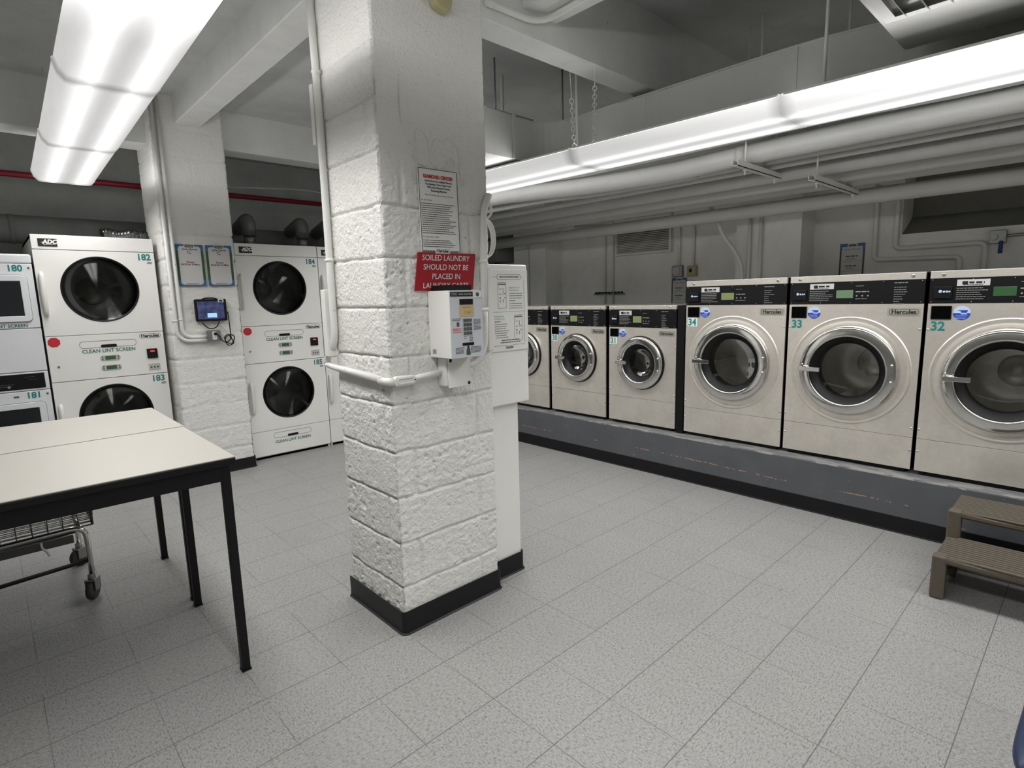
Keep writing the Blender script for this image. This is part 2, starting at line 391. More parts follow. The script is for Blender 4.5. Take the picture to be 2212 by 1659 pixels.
def spline(pts, seg=6):
    P = [Vector(p) for p in pts]; out = []
    for i in range(len(P)-1):
        p0, p1, p2, p3 = P[max(i-1, 0)], P[i], P[i+1], P[min(i+2, len(P)-1)]
        for k in range(seg):
            t = k/seg
            out.append(.5*((2*p1)+(p2-p0)*t+(2*p0-5*p1+4*p2-p3)*t*t+(3*p1-p0-3*p2+p3)*t**3))
    out.append(P[-1]); return out

def obj(name, mb, m, parent=None, bev=0., seg=2, label=None, cat=None, group=None, kind=None):
    me = bpy.data.meshes.new(name); me.from_pydata(mb.v, [], mb.f)
    for p, sm, mi in zip(me.polygons, mb.sm, mb.mi): p.use_smooth = sm; p.material_index = mi
    for x in (m if isinstance(m, (list, tuple)) else [m]): me.materials.append(x)
    import bmesh
    bm = bmesh.new(); bm.from_mesh(me); bmesh.ops.recalc_face_normals(bm, faces=bm.faces); bm.to_mesh(me); bm.free()
    o = bpy.data.objects.new(name, me); COL.objects.link(o)
    if parent is not None: o.parent = parent
    if bev:
        b = o.modifiers.new('b', 'BEVEL'); b.width = bev; b.segments = seg; b.limit_method = 'ANGLE'; b.angle_limit = math.radians(40)
    tag(o, label, cat, group, kind)
    return o
def tag(o, label=None, cat=None, group=None, kind=None):
    if label: o['label'] = label
    if cat: o['category'] = cat
    if group: o['group'] = group
    if kind: o['kind'] = kind
def thing(name, label, cat, loc=(0, 0, 0), rz=0, group=None):
    o = bpy.data.objects.new(name, None); COL.objects.link(o); o.location = loc; o.rotation_euler = (0, 0, rz); o.empty_display_size = .05
    tag(o, label, cat, group); return o
def B(x0, x1, y0, y1, z0, z1): return MB().box(x0, x1, y0, y1, z0, z1)

_tc = {}
def text_mesh(s, size, align='CENTER', sx=1., bold=0., shear=0.):
    key = (s, size, align, sx, bold, shear)
    if key in _tc: return _tc[key]
    cu = bpy.data.curves.new('t', 'FONT'); cu.body = s; cu.size = size; cu.align_x = align; cu.extrude = 0.0; cu.offset = bold; cu.shear = shear
    cu.resolution_u = 3
    ob = bpy.data.objects.new('t', cu); COL.objects.link(ob)
    dg = bpy.context.evaluated_depsgraph_get(); me = ob.evaluated_get(dg).to_mesh()
    vs = [(v.co.x*sx, v.co.y) for v in me.vertices]; fs = [tuple(p.vertices) for p in me.polygons]
    ob.evaluated_get(dg).to_mesh_clear(); bpy.data.objects.remove(ob); bpy.data.curves.remove(cu)
    _tc[key] = (vs, fs); return vs, fs
def add_text(mb, s, x, z, size, y=-.001, align='CENTER', sx=1., bold=0., shear=0.):
    """writing on a face that looks along -y, baseline at (x, z)"""
    vs, fs = text_mesh(s, size, align, sx, bold, shear)
    return mb.add([(x+a, y, z+b) for a, b in vs], fs)
def rrect(cx, cz, w, h, r, n=6):
    pts = []
    for qx, qz, a0 in ((1, 1, 0), (-1, 1, PI/2), (-1, -1, PI), (1, -1, 3*PI/2)):
        for k in range(n+1):
            a = a0+PI/2*k/n; pts.append((cx+qx*(w/2-r)+r*math.cos(a), cz+qz*(h/2-r)+r*math.sin(a)))
    return pts
def ring_rr(mb, cx, cz, w, h, r, t, y0, y1):
    a = rrect(cx, cz, w, h, r); b = rrect(cx, cz, w-2*t, h-2*t, max(r-t, .0005)); n = len(a)
    vs = [(p[0], y0, p[1]) for p in a]+[(p[0], y0, p[1]) for p in b]+[(p[0], y1, p[1]) for p in a]+[(p[0], y1, p[1]) for p in b]
    fs = []
    for i in range(n):
        j = (i+1) % n; fs += [(i, j, n+j, n+i), (2*n+i, 3*n+i, 3*n+j, 2*n+j), (i, 2*n+i, 2*n+j, j), (n+i, n+j, 3*n+j, 3*n+i)]
    return mb.add(vs, fs)
def bars(mb, x0, x1, z, h, y, n, dz, jit=.2, seed=0):
    """lines of print too small to read"""
    rnd = random.Random(seed)
    for i in range(n):
        zz = z-i*dz; x = x0; end = x1-(x1-x0)*jit*rnd.random()
        while x < end:
            wd = h*rnd.uniform(1.6, 4.5); mb.box(x, min(x+wd, end), y, y+.0004, zz, zz+h); x += wd+h*.7
    return mb
def screw(p, x, z, r=.006, m=None, y=0.):
    return obj('screw', MB().lathe([(0, -.004), (r*.6, -.0036), (r, -.0015), (r, 0)], (x, y, z), 'y', 12), m or CHROME, p)

# ------------------------------------------------------------------ the room
H = 3.0
S = dict(kind='structure')
obj('floor', B(-3.2, 5.6, -3.2, 7.2, -.06, 0), FLOOR, **S)
obj('ceiling', B(-3.2, 5.6, -3.2, 7.2, H, H+.1), SLAB, **S)
obj('wall_left', B(-3.3, -3.2, -3.2, 7.2, 0, H), WALLP, **S)
obj('wall_front', B(-3.2, 5.6, -3.3, -3.2, 0, H), WALLP, **S)
obj('wall_rear', B(-3.2, 5.6, 6.8, 6.9, 0, H), REARP, **S)
XW = 5.3
mb = MB().box(XW, XW+.3, -3.2, 7.2, 0, 1.83).box(XW, XW+.3, 1.18, 7.2, 1.83, H).box(XW, XW+.3, -3.2, -.9, 1.83, H).box(XW, XW+.3, -.9, 1.18, 2.36, H)
obj('wall_right', mb, WALLP, **S)
obj('wall_recess', MB().prism([(XW+.02, 1.83), (XW+.3, 1.98), (XW+.3, 2.36), (XW+.36, 2.4), (XW+.36, 1.8), (XW+.02, 1.8)], -.9, 1.18, 'xz'), ROUGHC, **S)
# pilasters on the washer wall
obj('wall_pilaster', B(5.0, XW, 4.706, 5.248, 0, H), WALLP, **S)
obj('wall_pilaster', B(5.0, XW, 1.813, 2.36, 0, H), WALLP, **S)
# beams
def rough_beam(x0, x1, y0, y1, z0, z1):
    """concrete beam with slightly ragged lower arrises"""
    mb = MB(); L = max(x1-x0, y1-y0); n = max(2, int(L/.05)); alx = (x1-x0) > (y1-y0)
    sec = lambda: None
    vs = []
    for i in range(n+1):
        t = i/n; j = lambda s: noise.noise(Vector((t*L*7, s*13.7, x0+y0)))*.006+min(0, noise.noise(Vector((t*L*3, s*5.1, x0))))*.008*(1 if z0 < 2.65 and alx and y0 < 3 else .3)
        a, b, c, d = j(1), j(2), j(3), j(4)
        if alx:
            x = x0+(x1-x0)*t; vs += [(x, y0, z1), (x, y0+abs(a)*.5, z0+.004), (x, y0+.006+abs(b), z0), (x, y1-.006-abs(c), z0), (x, y1-abs(d), z0+.006), (x, y1, z1)]
        else:
            y = y0+(y1-y0)*t; vs += [(x0, y, z1), (x0+abs(a)*.5, y, z0+.004), (x0+.006+abs(b), y, z0), (x1-.006-abs(c), y, z0), (x1-abs(d), y, z0+.006), (x1, y, z1)]
    fs = []
    for i in range(n):
        for k in range(6):
            k2 = (k+1) % 6; fs.append((i*6+k, i*6+k2, (i+1)*6+k2, (i+1)*6+k))
    fs += [tuple(range(6)), tuple(range(n*6, n*6+6))]
    return mb.add(vs, fs)
obj('ceiling_beam', rough_beam(1.70, 5.3, 1.955, 2.11, 2.60, H), CEIL, **S)
obj('ceiling_beam', rough_beam(1.262, 1.441, 2.40, 5.07, 2.80, H), CEIL, **S)
obj('ceiling_beam', rough_beam(1.95, 2.184, -3.2, 1.955, 2.708, H), CEIL, **S)
obj('ceiling_beam', rough_beam(1.61, 5.3, 5.2, 5.42, 2.695, H), CEIL, **S)
obj('ceiling_beam', rough_beam(-3.2, 1.085, 5.2, 5.45, 2.65, H), CEIL, **S)
obj('ceiling_beam', rough_beam(-3.2, 1.16, 2.0, 2.2, 2.80, H), CEIL, **S)

# ------------------------------------------------------------------ block columns, real relief
def block_column(name, x0, x1, y0, y1, z1, res, amp, heads, smooth_fn, m, zj=.208, dz=.197):
    """heads(face, course) -> list of head joint positions along the face"""
    sides = [('front', x0, x1), ('right', y0, y1), ('back', x1, x0), ('left', y1, y0)]
    pts = []
    for fc, a, b in sides:
        n = int(abs(b-a)/res)
        for i in range(n): pts.append((fc, a+(b-a)*i/n, i == 0))
    nz = int(z1/res); N = len(pts); vs = []
    for k in range(nz+1):
        z = z1*k/nz
        for i, (fc, u, corner) in enumerate(pts):
            def disp(face, u):
                if face == 'front': q = Vector((u, y0, z))
                elif face == 'right': q = Vector((x1, u, z))
                elif face == 'back': q = Vector((u, y1, z))
                else: q = Vector((x0, u, z))
                s = smooth_fn(face, u, z)
                wob = noise.noise(q*9)*.006
                c = (z+wob-zj)/dz; fr = c-math.floor(c); dj = min(fr, 1-fr)*dz
                g = max(0, 1-dj/.0068)**.7
                ci = int(math.floor((z-zj)/dz))
                for hj in heads(face, ci):
                    g = max(g, max(0, 1-abs(u+wob*.8-hj)/.011)**.6*.8)
                n1 = noise.noise(q*45); n2 = noise.noise(q*22+Vector((9, 3, 1))); n3 = noise.noise(q*5+Vector((ci*7.3, 1, 2)))
                rg = .5+.9*max(0, noise.noise(Vector((ci*3.7, u*2.2, 4))) + .25)
                pit = max(0, n2-.30)*-.010+max(0, noise.noise(q*60+Vector((3, 8, 2)))-.42)*-.022
                n4 = noise.noise(q*80)
                return -g*.0105*(1-.8*s)+(n1*.0018*rg+n4*.0020*rg+n2*.0012+pit*rg)*amp*(1-.85*s)+n3*.0018
            if corner:
                prev = sides[(['front', 'right', 'back', 'left'].index(fc)-1) % 4][0]
                d1 = disp(fc, u)
                pu = {'front': y0, 'right': x1, 'back': y1, 'left': x0}[fc]
                d2 = disp(prev, pu)
                ch = -.004-.004*abs(noise.noise(Vector((x0, z*30, u))))-.012*max(0, noise.noise(Vector((x0, z*11, u)))-.2)
                d1 += ch; d2 += ch
                cx, cy = {'front': (x0, y0), 'right': (x1, y0), 'back': (x1, y1), 'left': (x0, y1)}[fc]
                nx = {'front': (0, -1), 'right': (1, 0), 'back': (0, 1), 'left': (-1, 0)}
                vs.append((cx+nx[fc][0]*d1+nx[prev][0]*d2, cy+nx[fc][1]*d1+nx[prev][1]*d2, z))
            else:
                d = disp(fc, u)
                vs.append({'front': (u, y0-d, z), 'right': (x1+d, u, z), 'back': (u, y1+d, z), 'left': (x0-d, u, z)}[fc])
    fs = []
    for k in range(nz):
        for i in range(N):
            j = (i+1) % N; fs.append((k*N+i, k*N+j, (k+1)*N+j, (k+1)*N+i))
    mb = MB().add(vs, fs, True)
    return obj(name, mb, m, kind='structure')
CX0, CX1, CY0, CY1 = 1.163, 1.705, 1.952, 2.41
def heads_main(face, c):
    if face == 'front': return [1.60] if c % 2 == 1 else [1.262]
    if face == 'left': return [2.03] if c % 2 == 1 else []
    return []
def sm_main(face, u, z):
    if face == 'front': return max(0, min(1, (z-1.80+.1*noise.noise(Vector((u*6, z*4, 0))))/.12))
    return max(0, min(1, (z-2.33+.1*noise.noise(Vector((u*6, z*4, 5))))/.1))
col = block_column('column', CX0, CX1, CY0, CY1, H, .0056, 1.6, heads_main, sm_main, BLOCK)
# torn wall-plaster ridges above the instruction sign
rid = MB()
for pl_ in ([(1.335, 2.02), (1.325, 1.99), (1.335, 1.965), (1.36, 1.955), (1.38, 1.95)],
            [(1.335, 2.03), (1.34, 2.075), (1.36, 2.085), (1.385, 2.07), (1.40, 2.03), (1.402, 1.99)],
            [(1.415, 2.02), (1.425, 2.05), (1.445, 2.065), (1.47, 2.055), (1.50, 2.075), (1.535, 2.055), (1.55, 2.01), (1.552, 1.95)],
            [(1.40, 1.975), (1.425, 1.955), (1.45, 1.945), (1.47, 1.96), (1.50, 1.99), (1.52, 1.995), (1.53, 1.97)],
            [(1.31, 1.93), (1.305, 1.90), (1.32, 1.88), (1.33, 1.885)], [(1.555, 1.95), (1.56, 1.90), (1.575, 1.90), (1.577, 1.93)]):
    rid.tube(spline([(x+random.uniform(-.002, .002), CY0-.001, z) for x, z in pl_], 5), .0028, 6)
rid.tube(spline([(1.275, CY0-.001, 2.27), (1.272, CY0-.002, 2.18), (1.274, CY0-.001, 2.10)], 5), .003, 6)
obj('plaster_ridge', rid, BLOCK, parent=col)
PX0, PX1, PY0 = 1.085, 1.61, 5.07
block_column('column', PX0, PX1, PY0, 5.55, H, .0125, 1.7, lambda f, c: ([1.35] if c % 2 else []) if f == 'front' else [],
             lambda f, u, z: .35 if z > 2.2 else 0., BLOCK, zj=.2)

# cove baseboards: vinyl strip with a small foot
def cove(name, path, h=.103, t=.004):
    """path: outline corners, floor level, open polyline with outside on the right hand side"""
    mb = MB(); P = fil([(x, y, 0) for x, y in path], .018, 4); n = len(P); prof = [(0, h), (t, h-.001), (t, .02), (t+.002, .007), (t+.008, .003), (t+.008, 0), (0, 0)]
    vs = []
    for i, p in enumerate(P):
        d = (P[min(i+1, n-1)]-P[max(i-1, 0)]).normalized(); nr = Vector((d.y, -d.x, 0))
        for a, z in prof: vs.append(tuple(p+nr*a+Vector((0, 0, z))))
    k = len(prof); fs = []
    for i in range(n-1):
        for q in range(k):
            q2 = (q+1) % k; fs.append((i*k+q, i*k+q2, (i+1)*k+q2, (i+1)*k+q))
    fs += [tuple(range(k)), tuple(range((n-1)*k, n*k))]
    return obj(name, mb.add(vs, fs), COVE, kind='structure')
e = .007
cove('baseboard_column', [(CX0-e, CY1+e), (CX0-e, CY0-e), (CX1+e, CY0-e), (CX1+e, 2.03)])
cove('baseboard_pillar', [(PX0-e, 5.2), (PX0-e, PY0-e), (PX1+e, PY0-e), (PX1+e, 5.2)], .095)
# raised platform under the washers
obj('washer_platform', MB().box(3.765, XW, -1.6, 5.2, 0, .336), PLAT, kind='structure', bev=.008)
cove('baseboard_platform', [(3.765, 5.2), (3.765, -1.6)], .095, .005)

# ------------------------------------------------------------------ washers
def number_decal(p, s, x, z, size, m=TEAL, y=-.0015, backing=False):
    mb = MB(); mb.cur = 0; add_text(mb, s, x, z, size, y, 'LEFT', .95, size*.028)
    ms = [m]
    if backing:
        mb.cur = 1; mb.box(x-.004, x+size*1.05, y+.0005, y+.001, z-.008, z+size*.72+.008); ms = [m, mat('pale_backing', (226, 234, 230), .5)]
    return obj('number_decal', mb, ms, p)
def brand_plate(p, cx, cz, w, m_back=None, y=-.001, ring=True):
    h = w*.235; mb = MB(); mb.cur = 0
    add_text(mb, 'Hercules', cx, cz-h*.30, w*.232, y-.0012, 'CENTER', 1.0, w*.008)
    ring_rr(mb, cx, cz, w, h, h*.48, w*.016, y-.0012, y-.0008)
    ms = [INK]
    if m_back:
        mb.cur = 1; mb.prism(rrect(cx, cz, w*1.12, h*1.35, h*.2), y-.0007, y, 'xz'); ms = [INK, m_back]
    return obj('name_plate', mb, ms, p)

def washer(label, num, y_left, W, z_top, z_p0, z_p1, z_seam, cz, r_emb, r_ring, r_glass, small, lcd):
    """local frame: x to the right seen from the front, front face at y=0, z up; stands on the platform"""
    zb = .336
    t = thing('washing_machine', label, 'washing machine', (3.87, y_left, zb), -PI/2, 'front loading washers on the platform')
    Z = lambda z: z-zb
    zt = Z(z_top); z0 = .024; D = 1.02 if not small else .85
    cx = W*.5
    # black carcass: hollow box
    g = .008
    mb = MB().box(g, g+.02, .012, D, z0, zt-.004).box(W-g-.02, W-g, .012, D, z0, zt-.004).box(g, W-g, D-.02, D, z0, zt-.004).box(g, W-g, .03, D, z0, z0+.02)
    mb.box(g, W-g, .012, D, zt-.024, zt-.004).box(.03, W-.03, .02, D-.05, 0, z0)
    obj('carcass', mb, BLACKM, t)
    zs = Z(z_seam); zp0 = Z(z_p0); zp1 = Z(z_p1); zc = Z(cz)
    hole = r_ring*.9
    obj('front_panel', MB().panel_hole(0, W, zs+.001, zp0, cx, zc, hole, 0, .012, 64), STEEL, t)
    obj('lower_panel', B(0, W, 0, .012, z0+.002, zs-.0015), STEEL, t, bev=.001)
    obj('top_strip', MB().box(0, W, -.004, .02, zp1, zt).box(0, W, .02, D, zt-.003, zt), STEEL, t, bev=.0015)
    cp = obj('control_panel', B(0, W, -.001, .012, zp0+.001, zp1), BLACKP, t, bev=.001)
    k = W/.735
    hp = zp1-zp0
    # control panel furniture
    def pz(f): return zp0+hp*f
    rd = MB().box(.022*k, .105*k, -.012, -.001, pz(.2), pz(.68)); obj('card_reader', rd, BLACKM, cp, bev=.003)
    lg = MB(); lg.sphere((.052*k, -.0125, pz(.48)), .0085, 10, 6, (1, .15, 1)); lg.sphere((.069*k, -.0125, pz(.47)), .006, 8, 6, (1, .15, 1)); lg.sphere((.082*k, -.0125, pz(.47)), .006, 8, 6, (1, .15, 1)); lg.sphere((.093*k, -.0125, pz(.47)), .005, 8, 6, (1, .15, 1))
    obj('reader_logo', lg, LBLUE, cp)
    pl_ = MB(); pl_.cur = 0; pl_.box(.122*k, .262*k, -.002, -.001, pz(.68), pz(.93))
    pl_.cur = 1; pl_.prism(rrect(.157*k, pz(.80), .024, .018, .003), -.0028, -.002, 'xz'); bars(pl_, .174*k, .24*k, pz(.77), .010, -.0026, 1, .01, .1, num); bars(pl_, .15*k, .25*k, pz(.715), .003, -.0026, 1, .01, .3, num+1)
    obj('instruction_plate', pl_, [PAPER, INK], cp)
    tx = MB(); bars(tx, .122*k, .26*k, pz(.58), .0035, -.0018, 6, .0115, .35, num+2)
    bars(tx, .385*k, .46*k, pz(.52), .006, -.0018, 1, .012, .1, num+3)
    for i in range(3): tx.disc((.392+.03*i)*k, pz(.36), .0045, -.0022, -.001, 10)
    bars(tx, .385*k, .45*k, pz(.78), .003, -.0018, 1, .012, .5, num+4)
    bars(tx, .385*k, .46*k, pz(.22), .0035, -.0018, 1, .012, .3, num+5)
    bars(tx, (.585)*k, .655*k, pz(.86), .005, -.0018, 1, .012, .1, num+5)
    bars(tx, (.585)*k, .655*k, pz(.68), .0035, -.0018, 8, .0135, .6, num+6)
    obj('panel_print', tx, GREYT, cp)
    ds = MB(); ds.box(.278*k, .372*k, -.004, -.001, pz(.27), pz(.62)); obj('display', ds, lcd, cp, bev=.001)
    for sx in (.012, .19, .36, .53, .72):
        for sz in (.07, .94): screw(cp, sx*k, pz(sz), .0028, CHROME, -.001)
    for sx in (.06, .675): screw(t, sx*k, (zp1+zt)/2, .0085 if small else .011, CHROME, -.004)
    for sx in (.009, W-.009):
        for sz in (zs+.055, zs-.075, zp0-.145): screw(t, sx, sz, .0065)
    # dispenser opening, sticker, decals
    zz = zp0
    s_ = .9 if small else 1.
    dp = MB(); ring_rr(dp, .062*s_, zz-.05*s_, .092*s_, .074*s_, .004, .004, -.006, 0); dp.cur = 1; dp.box(.018*s_, .106*s_, -.002, -.0003, zz-.085*s_, zz-.015*s_)
    obj('dispenser_opening', dp, [BLACKM, mat('opening_black', (5, 5, 5), .9, spec=.05)], t)
    st = MB(); c = (.152*s_, zz-.052*s_); R_ = .038*s_; n = 28
    st.cur = 0; st.prism([(c[0]+R_*math.cos(a), c[1]+R_*math.sin(a)) for a in [PI*i/n for i in range(n+1)]], -.0014, -.0002, 'xz')
    st.cur = 1; st.prism([(c[0]+R_*math.cos(a), c[1]+R_*math.sin(a)) for a in [PI+PI*i/n for i in range(n+1)]], -.0014, -.0002, 'xz')
    st.prism([(c[0]-R_*.05, c[1]+R_*.05), (c[0]+R_*.55, c[1]+R_*.05), (c[0]+R_*.7, c[1]+R_*.4), (c[0]-R_*.5, c[1]+R_*.4), (c[0]-R_*.1, c[1]+R_*.25)], -.002, -.0015, 'xz')
    st.cur = 0; st.box(c[0]-R_*.1, c[0]+R_*.6, -.002, -.0015, c[1]-R_*.18, c[1]-R_*.02)
    bars(st, c[0]-R_*.7, c[0]+R_*.7, c[1]-R_*.4, .0018, -.0019, 3, .007, .2, num)
    obj('round_sticker', st, [LBLUE, BLUEP], t)
    if num != 29: number_decal(t, str(num), .018*s_, zz-.148*s_, .07*s_, backing=(num in (30, 31, 34)))
    else: number_decal(t, str(num), .02*s_, zz-.147*s_, .062*s_)
    brand_plate(t, W-.092*s_, zz-.047*s_, .145*s_, mat('worn_plate', (160, 158, 146), .5))
    # embossed ring round the door of the big machines
    if not small:
        mb = MB()
        mb.lathe([(r_emb+.006, 0), (r_emb, -.006), (r_emb-.004, -.0065), (r_emb-.010, -.003), (r_ring+.03, -.003), (r_ring+.012, -.012), (r_ring+.004, -.010), (hole, 0)], (cx, 0, zc), 'y', 96)
        obj('embossed_ring', mb, STEEL, t)
    # door
    dn = obj('door', MB().lathe([(r_ring-.004, -.002), (r_ring, -.03), (r_ring-.003, -.037), (r_ring-.010, -.041), (r_ring-.024, -.043), (r_glass+.014, -.047), (r_glass+.006, -.046), (r_glass+.002, -.040), (r_glass, -.02)], (cx, 0, zc), 'y', 96), CHROME, t)
    gk = obj('gasket', MB().lathe([(r_glass+.001, -.034), (r_glass-.006, -.030), (r_glass-.020, -.012), (r_glass-.036, .0), (r_glass-.040, .012), (r_glass-.036, .07), (r_glass-.03, .1), (r_glass+.03, .12)], (cx, 0, zc), 'y', 64), BLACKR, dn)
    rim = obj('rim_shadow_seal', MB().lathe([(r_ring-.002, -.006), (r_ring+.008, -.006), (r_ring+.008, .0), (r_ring-.002, .0)], (cx, 0, zc), 'y', 64), BLACKR, dn) if small else None
    obj('glass', MB().lathe([(0, .040), ((r_glass-.04)*.5, .036), ((r_glass-.04)*.8, .022), (r_glass-.048, .008), (r_glass-.039, .004)], (cx, 0, zc), 'y', 64), CLEAR, dn)
    hz = zc+.002
    xl = cx-r_ring
    hd = MB().box(xl+.012, xl+.14*k, -.082, -.066, hz-.014, hz+.014).box(xl+.012, xl+.045, -.068, -.04, hz-.012, hz+.012)
    obj('handle', hd, CHROME, dn, bev=.003)
    for sz in (.05, -.05): obj('bolt', MB().sphere((cx+r_glass+.035, -.05, zc+sz), .0085, 12, 8, (1, .7, 1)), CHROME, dn)
    for sz in (.028, -.028): obj('bolt', MB().sphere((xl+.022, -.045, zc+sz), .005, 10, 6, (1, .7, 1)), CHROME, dn)
    # drum
    rd_ = min(r_glass+.055, W/2-.045)
    mb = MB().lathe([(r_glass-.01, .125), (rd_, .14), (rd_, .5), (rd_*.5, .53), (0, .53)], (cx, 0, zc), 'y', 48)
    for a in (PI*.2, PI*(.2+2/3), PI*(.2+4/3)):
        a += num
        ca, sa = math.cos(a), math.sin(a); ta = (-sa, ca)
        P = lambda r, w_, y: (cx+ca*r+ta[0]*w_, y, zc+sa*r+ta[1]*w_)
        mb.add([P(rd_, -.04, .15), P(rd_, .04, .15), P(rd_-.07, 0, .17), P(rd_, -.04, .5), P(rd_, .04, .5), P(rd_-.07, 0, .5)], [(0, 1, 2), (3, 5, 4), (0, 2, 5, 3), (1, 4, 5, 2), (0, 3, 4, 1)])
    mb.lathe([(0, .49), (rd_*.3, .49), (rd_*.34, .52)], (cx, 0, zc), 'y', 32)
    obj('drum', mb, DRUM, t)
    return t
big = dict(W=.724, z_top=1.505, z_p0=1.328, z_p1=1.465, z_seam=.553, cz=.921, r_emb=.328, r_ring=.272, r_glass=.208, small=False)
sml = dict(W=.635, z_top=1.329, z_p0=1.152, z_p1=1.299, z_seam=.569, cz=.866, r_emb=0, r_ring=.212, r_glass=.152, small=True)
washer('large steel front loading washer numbered 34, leftmost of the three big ones', 34, 2.196, big['W'], *[big[k] for k in ('z_top', 'z_p0', 'z_p1', 'z_seam', 'cz', 'r_emb', 'r_ring', 'r_glass', 'small')], lcd=LCD)
washer('large steel front loading washer numbered 33, between washers 34 and 32', 33, 1.452, big['W'], *[big[k] for k in ('z_top', 'z_p0', 'z_p1', 'z_seam', 'cz', 'r_emb', 'r_ring', 'r_glass', 'small')], lcd=mat('lcd_mid_green', (104, 130, 98), .3, emit=.08))
washer('large steel front loading washer numbered 32, cut by the right edge of the photo', 32, .708, big['W'], *[big[k] for k in ('z_top', 'z_p0', 'z_p1', 'z_seam', 'cz', 'r_emb', 'r_ring', 'r_glass', 'small')], lcd=LCDD)
for num, yl, lb in ((31, 2.911, 'small steel front loading washer numbered 31, beside the large washer 34'), (30, 3.582, 'small steel front loading washer numbered 30, second of the small ones'),
                    (29, 4.253, 'small steel washer half hidden behind the white card machine')):
    washer(lb, num, yl, sml['W'], *[sml[k] for k in ('z_top', 'z_p0', 'z_p1', 'z_seam', 'cz', 'r_emb', 'r_ring', 'r_glass', 'small')], lcd=LCD)
# black filler between the small and the large machines
obj('filler_panel', MB().box(3.872, 4.7, 2.206, 2.268, .336, 1.329).box(3.868, 3.872, 2.206, 2.222, .36, 1.30), BLACKM, bev=.002, label='tall black filler panel between washer 31 and washer 34', cat='panel')

